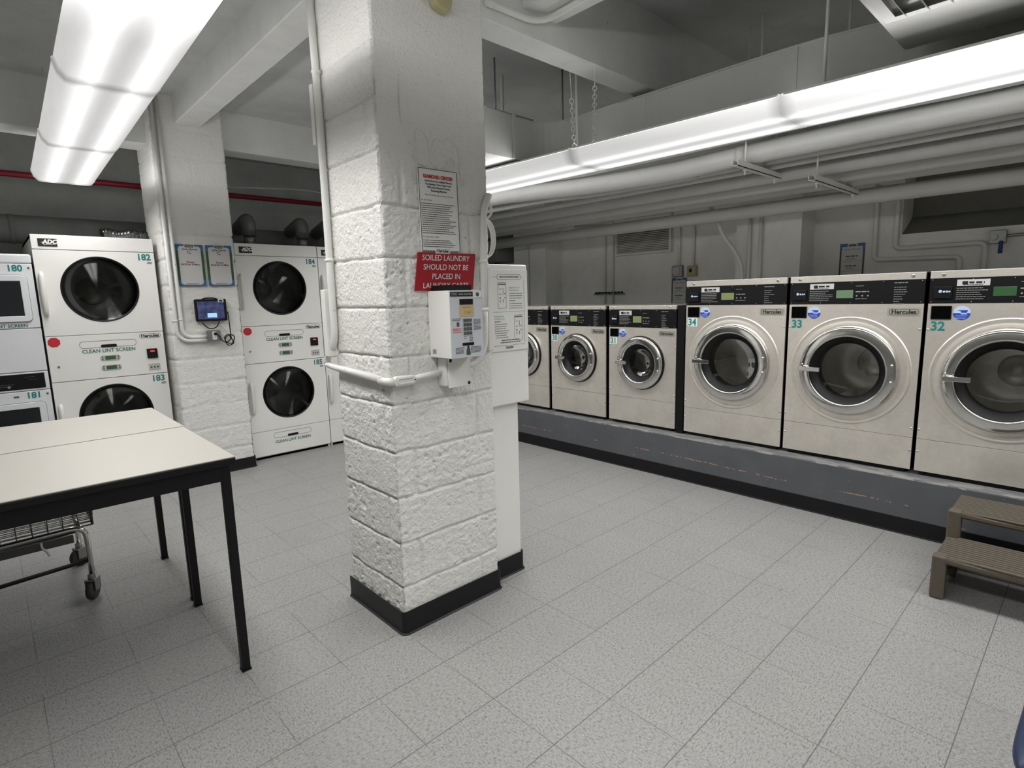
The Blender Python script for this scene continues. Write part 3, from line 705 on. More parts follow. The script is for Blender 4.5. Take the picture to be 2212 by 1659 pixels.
# ------------------------------------------------------------------ dryers
def adc_badge(p, x0, x1, z0, z1):
    mb = MB(); mb.cur = 0; mb.box(x0, x1, -.003, -.0005, z0, z1)
    mb.cur = 1; add_text(mb, 'ADC', (x0+x1)/2+.012, z0+(z1-z0)*.36, (z1-z0)*.72, -.0036, 'CENTER', .95, .0022, .2)
    mb.cur = 2; h = z1-z0; mb.prism([(x0+.016, z0+h*.55), (x0+.034, z0+h*.62), (x0+.036, z0+h*.3), (x1-.012, z0+h*.3), (x1-.012, z0+h*.22), (x0+.036, z0+h*.2), (x0+.036, z0+h*.08)], -.0035, -.003, 'xz')
    return obj('maker_badge', mb, [INK, WHITE, GREYT], p)
def dryer_stack(label, x0, W, nums, red=True, full=True):
    """two dryers one over the other; local frame like the washers"""
    t = thing('stacked_dryer', label, 'clothes dryer', (x0, 5.22, 0), 0, 'stacked tumble dryers along the rear wall')
    D = 1.0; Ht = 1.94; g = .003
    obj('cabinet', MB().box(g, .02, .02, D, 0, Ht).box(W-.02, W-g, .02, D, 0, Ht).box(g, W-g, D-.02, D, 0, Ht).box(g, W-g, .02, D, Ht-.02, Ht).box(.02, W-.02, .02, D, 0, .02).box(.02, W-.02, .02, .5, 1.0, 1.02).box(0.02, W-.02, .02, .03, 0, .03), ENAMEL, t)
    hp = obj('header_panel', B(0, W, 0, .02, 1.839, Ht), ENAMEL, t, bev=.002)
    adc_badge(hp, .038, .145, 1.858, 1.912)
    def door(z0, z1, cz, num, hz0, hz1):
        d = obj('door', MB().panel_hole(0, W, z0, z1, W*.5, cz, .236, 0, .018, 64), ENAMEL, t)
        obj('window_trim', MB().lathe([(.242, -.0005), (.240, -.003), (.234, -.003), (.228, .008), (.214, .012), (.214, .03)], (W*.5, 0, cz), 'y', 72), BLACKR, d)
        obj('window_glass', MB().lathe([(0, .004), (.236, .004), (.236, .007), (0, .007)], (W*.5, 0, cz), 'y', 64), SMOKED, d)
        h = [(.03, -.004, hz1), (.028, -.026, hz1-.03), (.026, -.036, (hz0+hz1)/2), (.028, -.026, hz0+.03), (.03, -.004, hz0)]
        obj('handle', MB().tube(spline(h, 8), [.011+.006*math.sin(PI*i/32) for i in range(33)], 12), PLASTW, d)
        number_decal(d, num, W-.118, z1-.058, .066)
        bc = MB(); bc.box(W-.052, W-.02, -.0013, -.0003, z1-.086, z1-.070); obj('barcode_sticker', bc, GREYT, d)
        mb = MB().lathe([(.215, .03), (.32, .06), (.32, .5), (0, .5)], (W*.5, 0, cz), 'y', 40)
        mb.lathe([(0, .47), (.10, .47), (.11, .5)], (W*.5, 0, cz), 'y', 24)
        obj('drum', mb, DRUM, t)
    door(1.224, 1.835, 1.554, nums[0], 1.375, 1.675)
    cp = obj('control_panel', B(0, W, 0, .018, .889, 1.220), ENAMEL, t, bev=.0015)
    def lint(zc, p, txtz):
        mb = MB(); ring_rr(mb, W*.5, zc, .358, .052, .025, .002, -.0015, 0); obj('lint_drawer_outline', mb, DGREYT, p)
        mb = MB().prism(rrect(W*.5, zc-.014, .10, .02, .009), -.008, 0, 'xz'); obj('lint_drawer_pull', mb, BLACKP, p, bev=.002)
        mb = MB(); add_text(mb, 'CLEAN LINT SCREEN', W*.5, txtz, .036, -.0015, 'CENTER', 1.0, .0006); obj('lint_lettering', mb, GREENT, p)
    lint(1.147, cp, 1.085)
    brand_plate(cp, W-.092, 1.19, .145, None, 0)
    for zc in (1.04, .966):
        mb = MB().prism(rrect(W*.5, zc, .128, .042, .02), -.004, 0, 'xz'); d = obj('timer_pod', mb, GREYP, cp, bev=.0015)
        obj('timer_display', B(W*.5-.033, W*.5+.033, -.0055, -.004, zc-.014, zc+.014), LCDD, d)
        for sx in (-.05, .05):
            for sz in (-.008, .008): obj('button', MB().disc(W*.5+sx, zc+sz, .005, -.0055, -.004, 10), DGREYT, d)
    rb = obj('card_reader', B(W-.128, W-.055, -.012, 0, 1.012, 1.088), BLACKP, cp, bev=.004)
    obj('reader_light', MB().prism(rrect(W-.09, 1.068, .032, .012, .005), -.0135, -.012, 'xz'), REDLED, rb)
    ob_ = obj('button_recess', MB().box(W-.126, W-.046, -.002, 0, .915, .968), GREYP, cp, bev=.002)
    for i in range(3): obj('button', MB().disc(W-.108+i*.022, .94, .0055, -.004, -.002, 12), INK, ob_)
    obj('lock', MB().disc(.052, .999, .008, -.003, 0, 14), GALV, cp)
    if red:
        c = (.045, 1.178); obj('stop_sticker', MB().prism([(c[0]+.038*math.cos(PI/8+i*PI/4), c[1]+.036*math.sin(PI/8+i*PI/4)) for i in range(8)], -.0014, -.0003, 'xz'), REDP, cp)
    door(.262, .885, .595, nums[1], .43, .72)
    lp = obj('lint_panel', B(0, W, 0, .018, .03, .258), ENAMEL, t, bev=.0015)
    lint(.205, lp, .132)
    return t
dryer_stack('white stacked dryer pair numbered 182 and 183, left of the pillar with posters', .318, .735, ('182', '183'))
dryer_stack('white stacked dryer pair numbered 184 and 185, right of the pillar with posters', 1.655, .735, ('184', '185'))
dryer_stack('white stacked dryer showing as a sliver between stack 184 and the near column', 2.398, .735, ('186', '187'))
# small stack 180 / 181
def small_stack():
    W = .68; t = thing('stacked_dryer', 'smaller cool white dryer pair numbered 180 and 181, at the left edge', 'clothes dryer', (.305-W, 5.22, 0), 0, 'stacked tumble dryers along the rear wall')
    D = .75
    obj('cabinet', MB().box(0, W, .02, D, 0, .83).box(0, W, .02, D, .83, 1.79), ENAMEL_B, t, bev=.01)
    obj('top_cap', B(-.002, W+.002, 0, .03, 1.735, 1.80), ENAMEL_B, t, bev=.012, seg=3)
    def unit(z0, z1, dz0, dz1, num):
        f = obj('front_frame', B(0, W, 0, .02, z0, z1), ENAMEL_B, t, bev=.004)
        mb = MB(); ring_rr(mb, W/2+.0, (dz0+dz1)/2, W-.075, dz1-dz0, .03, .04, -.014, .003); d = obj('door', mb, ENAMEL_B, t, bev=.004)
        obj('window_glass', B(.075, W-.075, -.008, -.0005, dz0+.038, dz1-.038), mat('dark_glass', (34, 36, 40), .12), d)
        obj('window_trim', MB().prism(rrect(W/2, (dz0+dz1)/2, W-.07, dz1-dz0+.006, .032), -.002, -.0001, 'xz'), DGREYT, d)
        number_decal(f, num, W-.138, z1-.050, .060)
        bc = MB(); bars(bc, W-.205, W-.175, z1-.04, .012, -.0012, 1, .01, .1, 3); obj('barcode_sticker', bc, DGREYT, f)
        obj('bolt', MB().disc(W-.02, z1-.028, .007, -.003, 0, 10), DGREYT, f)
        return f
    u = unit(1.29, 1.733, 1.335, 1.655, '180')
    mb = MB(); add_text(mb, 'CLEAN LINT SCREEN', W-.02-.19, 1.298, .03, -.0012, 'CENTER', 1.0, .0006); obj('lint_lettering', mb, GREENT, u)
    obj('blank_panel', B(0, W, 0, .02, .985, 1.285), ENAMEL_B, t, bev=.003)
    cp = obj('control_panel', B(0, W, 0, .02, .85, .98), ENAMEL_B, t, bev=.003)
    obj('control_inset', B(.03, W-.022, -.003, 0, .862, .97), BLACKP, cp, bev=.002)
    mb = MB(); bars(mb, W-.13, W-.07, .945, .003, -.0036, 1, .01, .1, 5); bars(mb, W-.11, W-.06, .925, .0025, -.0036, 1, .01, .1, 6); bars(mb, .35, .5, .90, .004, -.0036, 2, .014, .3, 8)
    obj('panel_print', mb, DGREYT, cp)
    obj('start_button', MB().disc(W-.22, .885, .009, -.009, -.003, 14), CHROME, cp)
    unit(.05, .845, .30, .765, '181')
    obj('toe_panel', B(.01, W-.01, .03, .05, 0, .05), BLACKM, t)
small_stack()

# ------------------------------------------------------------------ services behind the dryers
obj('red_sprinkler_pipe', MB().tube([(-3.1, 6., 2.47), (5.2, 6., 2.47)], .024, 12), REDPIPE, label='red sprinkler pipe running high behind the dryers', cat='pipe')
mb = MB().tube([(-3.1, 6.10, 2.06), (4.02, 6.10, 2.06)], .112, 24)
DULL = mat('dull_duct_paint', (128, 130, 128), .7, noise_amt=.15, noise_scale=5)
for x in (.25, 1.6, 3.0): mb.tube([(x, 6.10, 2.06), (x+.03, 6.10, 2.06)], .116, 24)
obj('exhaust_duct', mb, DULL, label='large round grey exhaust duct lying behind the dryer tops', cat='duct')
obj('sagging_cable', MB().tube(spline([(1.8, 5.95, 2.53), (2.3, 5.96, 2.57), (2.7, 5.96, 2.59), (3.1, 5.95, 2.55)], 6), .008, 8), PIPEP, label='thin grey cable above the red pipe behind the dryers', cat='cable')
def elbow(x, lb, top=2.10, shiny=True):
    t = thing('exhaust_elbow', lb, 'vent pipe', (x, 5.62, 1.94), 0, 'exhaust elbows on the dryer tops')
    mb = MB().tube([(0, 0, 0), (0, 0, .12)], .05, 20).tube([(0, 0, .055), (0, 0, .062)], .054, 20)
    obj('collar', mb, GALV, t)
    obj('bend', MB().tube(fil([(0, 0, .11), (0, 0, .27), (0, .30, .2)], .16, 8), .062, 18), mat('dark_wrap', (112, 113, 113), .5, metal=.3, noise_amt=.3, noise_scale=18, bump=.8, bump_scale=30), t)
elbow(2.44, 'shiny exhaust collar with dark elbow at the right end of dryer 184'); elbow(1.93, 'dark wrapped exhaust elbow at the left end of dryer 184')
elbow(2.72, 'thin exhaust elbow above the dryer sliver beside the near column')
fo = MB()
pts = [(.78+.05*i, 5.55+.01*math.sin(i), 1.993+.008*math.sin(i*2.)) for i in range(7)]
fo.tube(spline(pts, 6), [.042+.006*math.sin(i*2.3) for i in range(37)], 16)
obj('foil_vent_hose', fo, FOIL, label='crumpled foil vent hose lying on top of dryer 182', cat='vent hose')
obj('duct_box', B(4.86, 5.26, 5.42, 5.9, 1.875, 2.30), DULL, bev=.01, label='dark grey duct box hung in the far corner beyond the card machine', cat='duct')
obj('flue_pipe', MB().tube([(5.03, 5.62, 0), (5.03, 5.62, 1.875)], .035, 16), GALV, label='shiny flue pipe standing beyond the card machine', cat='pipe')

# ------------------------------------------------------------------ lamps
def lamp(label, cx, cy, z, rz, grp, LENS):
    t = thing('fluorescent_lamp', label, 'ceiling lamp', (cx, cy, z), rz, grp)
    L = .587; w2 = .185
    prof = [(-w2, .072), (-w2+.012, .03), (-w2+.035, .004), (-w2+.055, 0), (w2-.055, 0), (w2-.035, .004), (w2-.012, .03), (w2, .072)]
    mb = MB(); vs = [(x, -L+.004, z_) for x, z_ in prof]+[(x, L-.004, z_) for x, z_ in prof]; n = len(prof)
    mb.add(vs, [(i, i+1, n+i+1, n+i) for i in range(n-1)])
    obj('lens', mb, LENS, t)
    for s in (-1, 1):
        mb = MB().prism([(-w2-.002, .08)]+[(x*1.012, z_-.002) for x, z_ in prof]+[(w2+.002, .08)], s*L-.004, s*L+.004, 'xz'); obj('end_cap', mb, LENS, t)
    obj('housing', MB().box(-w2, w2, -L, L, .072, .084), WHITEM, t, bev=.002)
    return t
names = ['far end of the left lamp row over the dryers', 'second lamp from the far end of the left row', 'third from the far end of the left row, nearest in view', 'lamp of the left row above the viewer', 'lamp of the left row behind the viewer', 'last lamp of the left row, out of view']
ang = -math.atan(.025)
for i in range(6):
    cy = 5.30-1.185*(i+.5); cx = .566-(5.30-cy)*.023
    lamp('glowing white fluorescent lamp, '+names[i], cx, cy, 2.315, ang, 'left row of fluorescent lamps', LENS_L)
names = ['hidden far end of the right row behind the near column', 'right row lamp leaving the column edge', 'right row between the two joints left of centre', 'right row over washer 33, before the frame edge', 'right row out of view', 'right row last one out of view']
for i in range(6):
    cy = 4.66-1.185*(i+.5); cx = 2.835+(2.29-cy)*.04
    lamp('bright fluorescent lamp, '+names[i], cx, cy, 2.20, math.atan(.04), 'right row of fluorescent lamps', LENS_R)

def chain(a, b, lb, link=.034, r=.0026, wire=.25):
    a, b = Vector(a), Vector(b); d = b-a; L = d.length; dn = d.normalized()
    mb = MB(); q = dn.to_track_quat('Z', 'Y').to_matrix()
    L0 = L*wire; mb.tube([a, a+dn*L0], r*.8, 6)
    n = int((L-L0)/(link*.78)); st = (L-L0)/max(n, 1)
    for i in range(n):
        c = a+dn*(L0+st*(i+.5)); pts = []
        for k in range(12):
            t = 2*PI*k/12; lx = .011*math.cos(t); lz = (link*.5)*math.sin(t)
            v = Vector((lx, 0, lz)) if i % 2 else Vector((0, lx, lz)); pts.append(c+q@v)
        mb.tube(pts, r, 5, closed=True)
    return obj('hanging_chain', mb, CONDUIT, label=lb, cat='chain', group='lamp chains')
chain((2.45, 2.105, 2.60), (2.75, 2.33, 2.285), 'painted link chain hanging left of its pair to the right lamp row')
chain((2.465, 1.95, 2.62), (2.93, 2.32, 2.285), 'painted link chain hooked on the beam edge, right of its pair', wire=.2)
chain((.50, 5.0, 3.0), (.50, 4.9, 2.40), 'link chain holding the far end of the left lamp row')
chain((.50, 1.75, 3.0), (.50, 1.75, 2.40), 'link chain holding the near part of the left lamp row')
def rod(x, y, z0, z1, r, lb, m=CONDUIT):
    obj('hanger_rod', MB().tube([(x, y, z0), (x, y, z1)], r, 8), m, label=lb, cat='rod', group='hanger rods under the ceiling')
rod(2.86, 2.405, 2.284, 3., .009, 'pale hanger rod right beside the lamp chain')
rod(2.86, .975, 2.284, 3., .008, 'long hanger rod in front of the duct over washer 33')
for x, y, z, r, lb in ((3.5, 1.54, 2.56, .007, 'hanger rod standing behind the duct, left of the long one'), (3.46, 1.07, 2.5, .007, 'hanger rod behind the duct near the branch duct'),
                       (2.95, 3.18, 2.56, .012, 'pale hanger pipe over the duct bend'), (2.7, 2.98, 2.56, .006, 'thin dark rod over the duct bend'), (3.2, 2.82, 2.56, .006, 'thin rod over the duct, right of the bend')):
    rod(x, y, z, 3., r, lb, CONDUIT if r > .0065 else GALV)

# ------------------------------------------------------------------ air duct
def duct():
    t = thing('air_duct', 'long grey rectangular air duct bending round above the right lamp row', 'duct', (3.2, 0, 2.30))
    T = lambda P: [(x-3.2, y) for x, y in P]
    z0, z1 = 0., .27
    inner = [(1.62, 2.72), (2.80, 2.73)]
    for k in range(7):
        a = PI/2*k/6; inner.append((2.80+.17*math.sin(a), 2.56+.17*math.cos(a)))
    inner += [(2.972, 1.2), (2.985, 1.0), (3.06, .6), (3.07, -2.)]
    outer = [(3.50, -2.), (3.49, .6), (3.43, 1.0), (3.42, 1.2), (3.42, 2.8), (3.38, 3.0), (3.25, 3.12), (3.0, 3.15), (1.62, 3.15)]
    obj('body', MB().prism(T(inner+outer), z0, z1, 'xy'), DUCTP, t)
    # flanges along the top edge, standing seams
    fl = MB().tube([(x-3.2, y, z1-.004) for x, y in inner], .006, 6); obj('top_flange', fl, DUCTP, t)
    for x, y, alongx in ((2.38, 2.722, 1), (2.62, 2.722, 1), (2.974, 1.99, 0), (2.974, 1.148, 0), (2.974, 2.45, 0)):
        mb = MB().box(x-3.2-(.012 if alongx else .004), x-3.2+(.012 if alongx else .004), y-(.004 if alongx else .012), y+(.004 if alongx else .012), z0, z1)
        obj('seam', mb, DUCTP, t)
duct()
HOODM = mat('dulled_sheet_metal', (158, 158, 154), .38, metal=.3, noise_amt=.04, noise_scale=4)
def branch():
    t = thing('branch_duct', 'broad pale sheet metal branch duct at the top right corner', 'duct', (2.45, 0, 2.36))
    prof = [(.70, .02), (.66, 0), (-1.3, 0), (-1.3, .3), (.70, .3)]
    x0, x1 = -.60, .475
    pr = [(x0, 0)]+[(x1-.12+.12*math.sin(PI/2*k/8), .10-.10*math.cos(PI/2*k/8)) for k in range(9)]+[(x1, .34), (x0, .34)]
    obj('body', MB().prism(pr, -1.3, .668, 'xz', True), HOODM, t, bev=.002)
    g = MB().box(-.52, .015, .61, .645, -.014, .003).box(-.52, .015, -.87, -.84, -.014, .003).box(-.52, -.49, -.84, .61, -.014, .003).box(-.02, .015, -.84, .61, -.014, .003)
    r = obj('register_frame', g, HOODM, t)
    mb = MB()
    for i in range(22):
        y = .595-i*.063; mb.add([(-.49, y, -.002), (-.02, y, -.002), (-.02, y-.022, -.03), (-.49, y-.022, -.03)], [(0, 1, 2, 3)])
        mb.add([(-.49, y-.003, -.002), (-.02, y-.003, -.002), (-.02, y-.025, -.03), (-.49, y-.025, -.03)], [(0, 3, 2, 1)])
    obj('register_slats', mb, HOODM, r)
branch()

# ------------------------------------------------------------------ pipes along the washer wall
PG = 'parallel pipes above the washers'
def pipe(name, pts, r, lb, m=PIPEP, n=18, bands=()):
    mb = MB().tube(pts, r, n)
    for a in bands: mb.tube([(a[0], a[1]-.03, a[2]), (a[0], a[1]+.03, a[2])], r+.004, n)
    return obj(name, mb, m, label=lb, cat='pipe', group=PG)
pipe('insulated_pipe', spline([(3.70, -2.6, 2.292), (3.70, .5, 2.29), (3.70, 1.7, 2.285), (3.66, 2.2, 2.262), (3.52, 2.8, 2.25), (3.38, 3.4, 2.26), (3.34, 4.0, 2.27), (3.34, 6.75, 2.27)], 8), .064, 'fattest insulated pipe, nearest under the right lamp row', n=24, bands=((3.70, 1.72, 2.286),))
pipe('thin_pipe', spline([(3.88, -2.6, 2.275), (3.88, 1.6, 2.26), (3.80, 2.2, 2.235), (3.64, 2.9, 2.21), (3.48, 3.5, 2.205), (3.46, 6.75, 2.205)], 8), .026, 'thin pipe tucked under the fattest insulated pipe')
pipe('thin_pipe', [(3.96, -2.6, 2.255), (3.96, 2.9, 2.235), (3.96, 6.75, 2.235)], .024, 'thin pipe, outer one of the pair below the fattest pipe')
pipe('insulated_pipe', [(4.15, -2.6, 2.215), (4.15, 6.75, 2.215)], .052, 'insulated pipe third in the rack, resting on the second bracket')
pipe('insulated_pipe', [(4.36, -2.6, 2.19), (4.36, 6.75, 2.19)], .056, 'insulated pipe second nearest the washer wall')
pipe('thin_pipe', [(4.56, -2.6, 2.175), (4.56, 6.75, 2.175)], .045, 'medium pipe tucked beside the lowest insulated pipe')
pipe('insulated_pipe', [(4.75, -2.6, 2.085), (4.75, 6.75, 2.065)], .056, 'lowest insulated pipe, nearest the washer wall', n=24)
def strut(x0, x1, y, z, lb, xs):
    t = thing('pipe_bracket', lb, 'bracket', (x0, y, z), 0, 'strut channel pipe brackets')
    mb = MB().box(0, x1-x0, -.02, -.016, 0, .035).box(0, x1-x0, .016, .02, 0, .035).box(0, x1-x0, -.02, .02, 0, .004)
    obj('channel', mb, CONDUIT, t)
    for x in xs:
        obj('hanger_bolt', MB().tube([(x-x0, 0, -.035), (x-x0, 0, 3.-z)], .006, 8).tube([(x-x0, 0, -.012), (x-x0, 0, -.002)], .013, 6), CONDUIT, t)
strut(3.46, 4.12, 1.66, 2.178, 'open strut bracket under the fattest pipe, left one', (3.60, 4.05))
strut(3.84, 4.72, 1.35, 2.088, 'strut bracket further back, right of the other one', (3.93, 4.65))

# ------------------------------------------------------------------ washer wall fittings
def on_right(name, lb, cat, y, z, x=XW, group=None):
    return thing(name, lb, cat, (x, y, z), -PI/2, group)      # local x runs to the right (towards -y), -y comes off the wall
t = on_right('wall_louvre', 'grey slatted vent louvre high on the wall above washer 30', 'vent', 3.874, 1.845)
obj('frame', MB().box(0, .70, -.05, 0, 0, .022).box(0, .70, -.05, 0, .36, .39).box(0, .022, -.05, 0, .022, .36).box(.678, .70, -.05, 0, .022, .36), WHITEM, t, bev=.003)
mb = MB()
for i in range(19):
    z = .024+i*.0175; mb.prism([(-.046, z), (-.046, z+.0035), (-.016, z+.022), (-.016, z+.018)], .022, .678, 'yz')
obj('slats', mb, WHITEM, t)
obj('back_plate', B(.01, .69, -.012, 0, .01, .38), DARK, t)
t = on_right('junction_box', 'round faced grey electrical box on the washer wall, left of the switch', 'electrical box', 3.16, 1.585)
obj('box', B(0, .115, -.045, 0, 0, .115), GALV, t, bev=.006); obj('cover', MB().disc(.055, .057, .042, -.052, -.045, 20), GREYP, t)
obj('conduit', MB().tube([(.07, -.02, .115), (.07, -.02, .62)], .012, 10), CONDUIT, t)
t = on_right('wall_switch', 'beige switch box on the washer wall above washer 34', 'switch', 2.985, 1.585)
obj('box', B(0, .095, -.05, 0, 0, .105), BEIGE, t, bev=.005); obj('lever', B(.03, .055, -.06, -.05, .04, .075), BLACKP, t, bev=.003)
obj('conduit', MB().tube([(.055, -.02, .105), (.055, -.02, .62)], .011, 10), CONDUIT, t)
def sign_right(lb, y, z, W_, Hh, rows):
    t = on_right('price_sign', lb, 'sign', y, z, XW-.002, 'price signs on the washer wall')
    obj('board', B(0, W_, -.004, 0, 0, Hh), PAPER, t)
    mb = MB().box(0, W_*.07, -.0055, -.004, 0, Hh*.9).box(W_*.93, W_, -.0055, -.004, 0, Hh*.9); mb.cur = 1; mb.box(0, W_*.3, -.0055, -.004, Hh*.93, Hh).box(W_*.7, W_, -.0055, -.004, Hh*.93, Hh)
    mb.box(0, W_*.09, -.0057, -.004, Hh*.86, Hh*.93).box(W_*.91, W_, -.0057, -.004, Hh*.86, Hh*.93)
    obj('border', mb, [GREENP, MIDBLUE], t)
    mb = MB(); add_text(mb, 'Cycle Charges', W_/2, Hh*.85, W_*.115, -.0058, 'CENTER', 1, 0, .2)
    mb.prism(rrect(W_/2, Hh*.955, W_*.3, Hh*.045, .004), -.0056, -.004, 'xz')
    for i in range(rows):
        z_ = Hh*(.70-.22*i)
        bars(mb, W_*.25, W_*.75, z_, .010, -.0056, 1, .01, .1, i+3); bars(mb, W_*.3, W_*.65, z_-.02, .005, -.0056, 1, .01, .1, i+9); mb.box(W_*.1, W_*.9, -.0056, -.004, z_-.036, z_-.034)
    obj('print', mb, DGREYT, t)
sign_right('framed price sign on the wall above washers 33 and 32', 1.605, 1.43, .183, .36, 3)
sign_right('framed price sign on the wall left of washer 34', 3.178, 1.22, .175, .355, 3)
t = on_right('valve_rail', 'narrow rail with a row of small valves on the wall above washer 30', 'rail', 4.19, 1.425)
obj('rail', B(0, .42, -.03, 0, 0, .012), GALV, t)
for i in range(9): obj('valve', MB().box(.03+i*.045, .045+i*.045, -.045, -.01, .012, .03), BLACKM, t, bev=.003)
obj('pipe', MB().tube(fil([(-.32, -.02, .80), (.16, -.02, .765), (.16, -.02, -.12)], .03), .010, 8), CONDUIT, t)
obj('pipe', MB().tube(fil([(-.30, -.02, .83), (.27, -.02, .80), (.27, -.02, -.12)], .03), .010, 8), CONDUIT, t)
obj('clamp', MB().box(-.34, -.29, -.03, 0, .74, .85), CONDUIT, t, bev=.004)
def wall_conduit(pts, r, lb):
    obj('wall_conduit', MB().tube(fil(pts, .045), r, 12), CONDUIT, label=lb, cat='conduit', group='painted conduits on the washer wall')
xw = XW-.022
wall_conduit([(4.85, 1.42, 2.135), (xw, 1.352, 2.10), (xw, 1.352, 1.645), (xw, .80, 1.635), (xw, .80, 1.2)], .017, 'lower of the two stepped conduits above washer 32')
wall_conduit([(4.85, 1.25, 2.15), (xw, 1.21, 2.11), (xw, 1.21, 1.722), (xw, .662, 1.725), (xw, .662, 1.2)], .017, 'upper of the two stepped conduits above washer 32')
wall_conduit([(4.978, 2.233, 2.12), (4.978, 2.233, 1.2)], .016, 'left conduit on the wall pilaster')
wall_conduit([(4.978, 2.136, 2.12), (4.978, 2.136, 1.2)], .016, 'right conduit on the wall pilaster')
wall_conduit([(4.978, 4.98, 2.1), (4.978, 4.98, 1.2)], .012, 'conduit on the far pilaster beyond the card machine')
obj('bent_pipe', MB().tube(spline([(4.80, 2.515, 2.17), (4.88, 2.50, 2.10), (4.9, 2.44, 1.93), (4.9, 2.33, 1.78), (4.93, 2.275, 1.64), (4.94, 2.265, 1.40), (4.94, 2.265, 1.1)], 8), .017, 12), CONDUIT, label='slanting bent pipe dropping from the rack behind washer 34', cat='pipe')
t = on_right('water_valve', 'small valve with a blue handle on the wall above washer 32', 'valve', .66, 1.64)
obj('body', MB().box(.02, .11, -.06, 0, .07, .16).tube([(.1, -.03, .12), (.9, -.03, .14)], .01, 8), GALV, t, bev=.004)
obj('knob', MB().disc(.045, .115, .022, -.075, -.06, 14).disc(.09, .12, .018, -.075, -.06, 14), GALV, t)
obj('handle', MB().box(.075, .10, -.085, -.07, 0, .085), BLUEV, t, bev=.006)

# ------------------------------------------------------------------ signs, value machine and conduits on the near column
FY = CY0-.004
t = thing('instruction_sign', 'narrow white instruction sign with a thin border above the red sign', 'sign', (1.338, FY, 1.615))
t.rotation_euler = (0, -.012, 0)
W_, Hh = .197, .327
obj('board', B(0, W_, -.004, 0, 0, Hh), WHITE, t)
mb = MB(); ring_rr(mb, W_/2, Hh/2, W_-.002, Hh-.002, .002, .0022, -.0052, -.004); obj('border', mb, mat('slate_print', (60, 78, 80), .5), t)
mb = MB(); add_text(mb, 'DIAMOND CENTER', W_/2, Hh-.036, .0165, -.005, 'CENTER', 1.02, .0009); mb.box(.03, W_-.03, -.005, -.0042, Hh-.0385, Hh-.0375); obj('heading', mb, REDP, t)
mb = MB()
for i, s in enumerate(('Instructions for Adding Value &', 'Purchasing a New Smart Card', 'With the Diamond Center', 'Revaluing Machine')):
    add_text(mb, s, W_/2, Hh-.052-i*.0125, .0112, -.005, 'CENTER', .95, .0003)
add_text(mb, 'Note: This machine does not accept credit cards', W_/2, Hh-.106, .0075, -.005, 'CENTER', .95)
add_text(mb, 'TO ADD VALUE:', .008, Hh-.127, .0075, -.005, 'LEFT')
bars(mb, .008, W_-.012, Hh-.139, .0024, -.005, 15, .0083, .25, 21)
add_text(mb, 'TO PURCHASE A CARD:', .008, Hh-.272, .0075, -.005, 'LEFT'); bars(mb, .008, W_-.012, Hh-.284, .0024, -.005, 4, .0083, .25, 22)
obj('print', mb, mat('soft_black_print', (62, 62, 62), .5), t)
brand_plate(t, W_/2+.004, .002, .068, WHITE, -.005)
# red sign, a sheet skewed by its worn fixing
t = thing('red_sign', 'red plastic sign about soiled laundry with white lettering on the column', 'sign', (1.292, FY-.001, 1.455))
mb = MB().prism([(0, 0), (.305, .004), (.325, .157), (.025, .155)], -.004, 0, 'xz'); obj('board', mb, SIGNRED, t)
mb = MB()
for i, s in enumerate(('SOILED LAUNDRY', 'SHOULD NOT BE', 'PLACED IN', 'LAUNDRY CARTS')):
    vs, fs = text_mesh(s, .0325, 'CENTER', .93, .0, .0)
    z_ = .124-i*.0378; mb.add([(.163+.06*(z_-.08)+a+.12*b, -.0046, z_+b) for a, b in vs], fs)
obj('lettering', mb, WHITE, t)
# value machine
t = thing('value_machine', 'white wall mounted card value machine with keypad on the column', 'card machine', (1.359, 1.805, 1.18))
W_, Hh, D = .170, .273, .146
cs = obj('case', MB().box(0, W_, 0, D, 0, Hh), ENAMEL, t, bev=.003)
obj('top_lip', B(.012, W_-.03, .03, .135, Hh, Hh+.022), BLACKP, t)
fp = obj('face_plate', B(.001, W_-.001, -.002, 0, .001, Hh-.001), FACEG, t)
mb = MB().box(.004, .118, -.004, -.002, Hh-.024, Hh-.006); mb.cur = 1; add_text(mb, 'VTM', .008, Hh-.020, .014, -.0044, 'LEFT', 1., .0004); bars(mb, .046, .114, Hh-.018, .005, -.0044, 1, .01, .05, 2)
obj('title_strip', mb, [INK, GREYT], fp)
mb = MB().box(.122, .164, -.004, -.002, Hh-.03, Hh-.006); mb.cur = 1; mb.disc(.143, Hh-.017, .009, -.0046, -.004, 12); obj('seal_sticker', mb, [WHITE, DGREYT], fp)
obj('display_window', B(.05, .118, -.004, -.002, .216, .238), BLACKP, fp)
mb = MB().box(.048, .122, -.0035, -.002, .168, .214); mb.cur = 1; add_text(mb, '17:48', .086, .178, .018, -.004, 'CENTER', .9); bars(mb, .064, .106, .204, .003, -.004, 1, .01, .1, 1); obj('tan_note', mb, [TAN, mat('faded_ink', (168, 132, 92), .6)], fp)
for r_ in range(4):
    for c_ in range(3): obj('key', MB().box(.0655+c_*.0155, .0775+c_*.0155, -.006, -.002, .146-r_*.0175, .159-r_*.0175), DGREYT, fp, bev=.0015)
mb = MB(); bars(mb, .01, .058, .158, .0028, -.0026, 2, .006, .2, 4); mb.prism(rrect(.038, .137, .014, .02, .006), -.0026, -.002, 'xz'); bars(mb, .12, .162, .152, .0028, -.0026, 4, .0055, .2, 5); bars(mb, .12, .162, .128, .0028, -.0026, 4, .0055, .2, 6)
bars(mb, .022, .068, .040, .0028, -.0026, 5, .0055, .2, 7); bars(mb, .10, .158, .040, .0028, -.0026, 5, .0055, .2, 8); bars(mb, .068, .08, .085, .0025, -.0026, 2, .008, .1, 9); bars(mb, .095, .115, .085, .0025, -.0026, 4, .006, .1, 10)
obj('small_print', mb, DGREYT, fp)
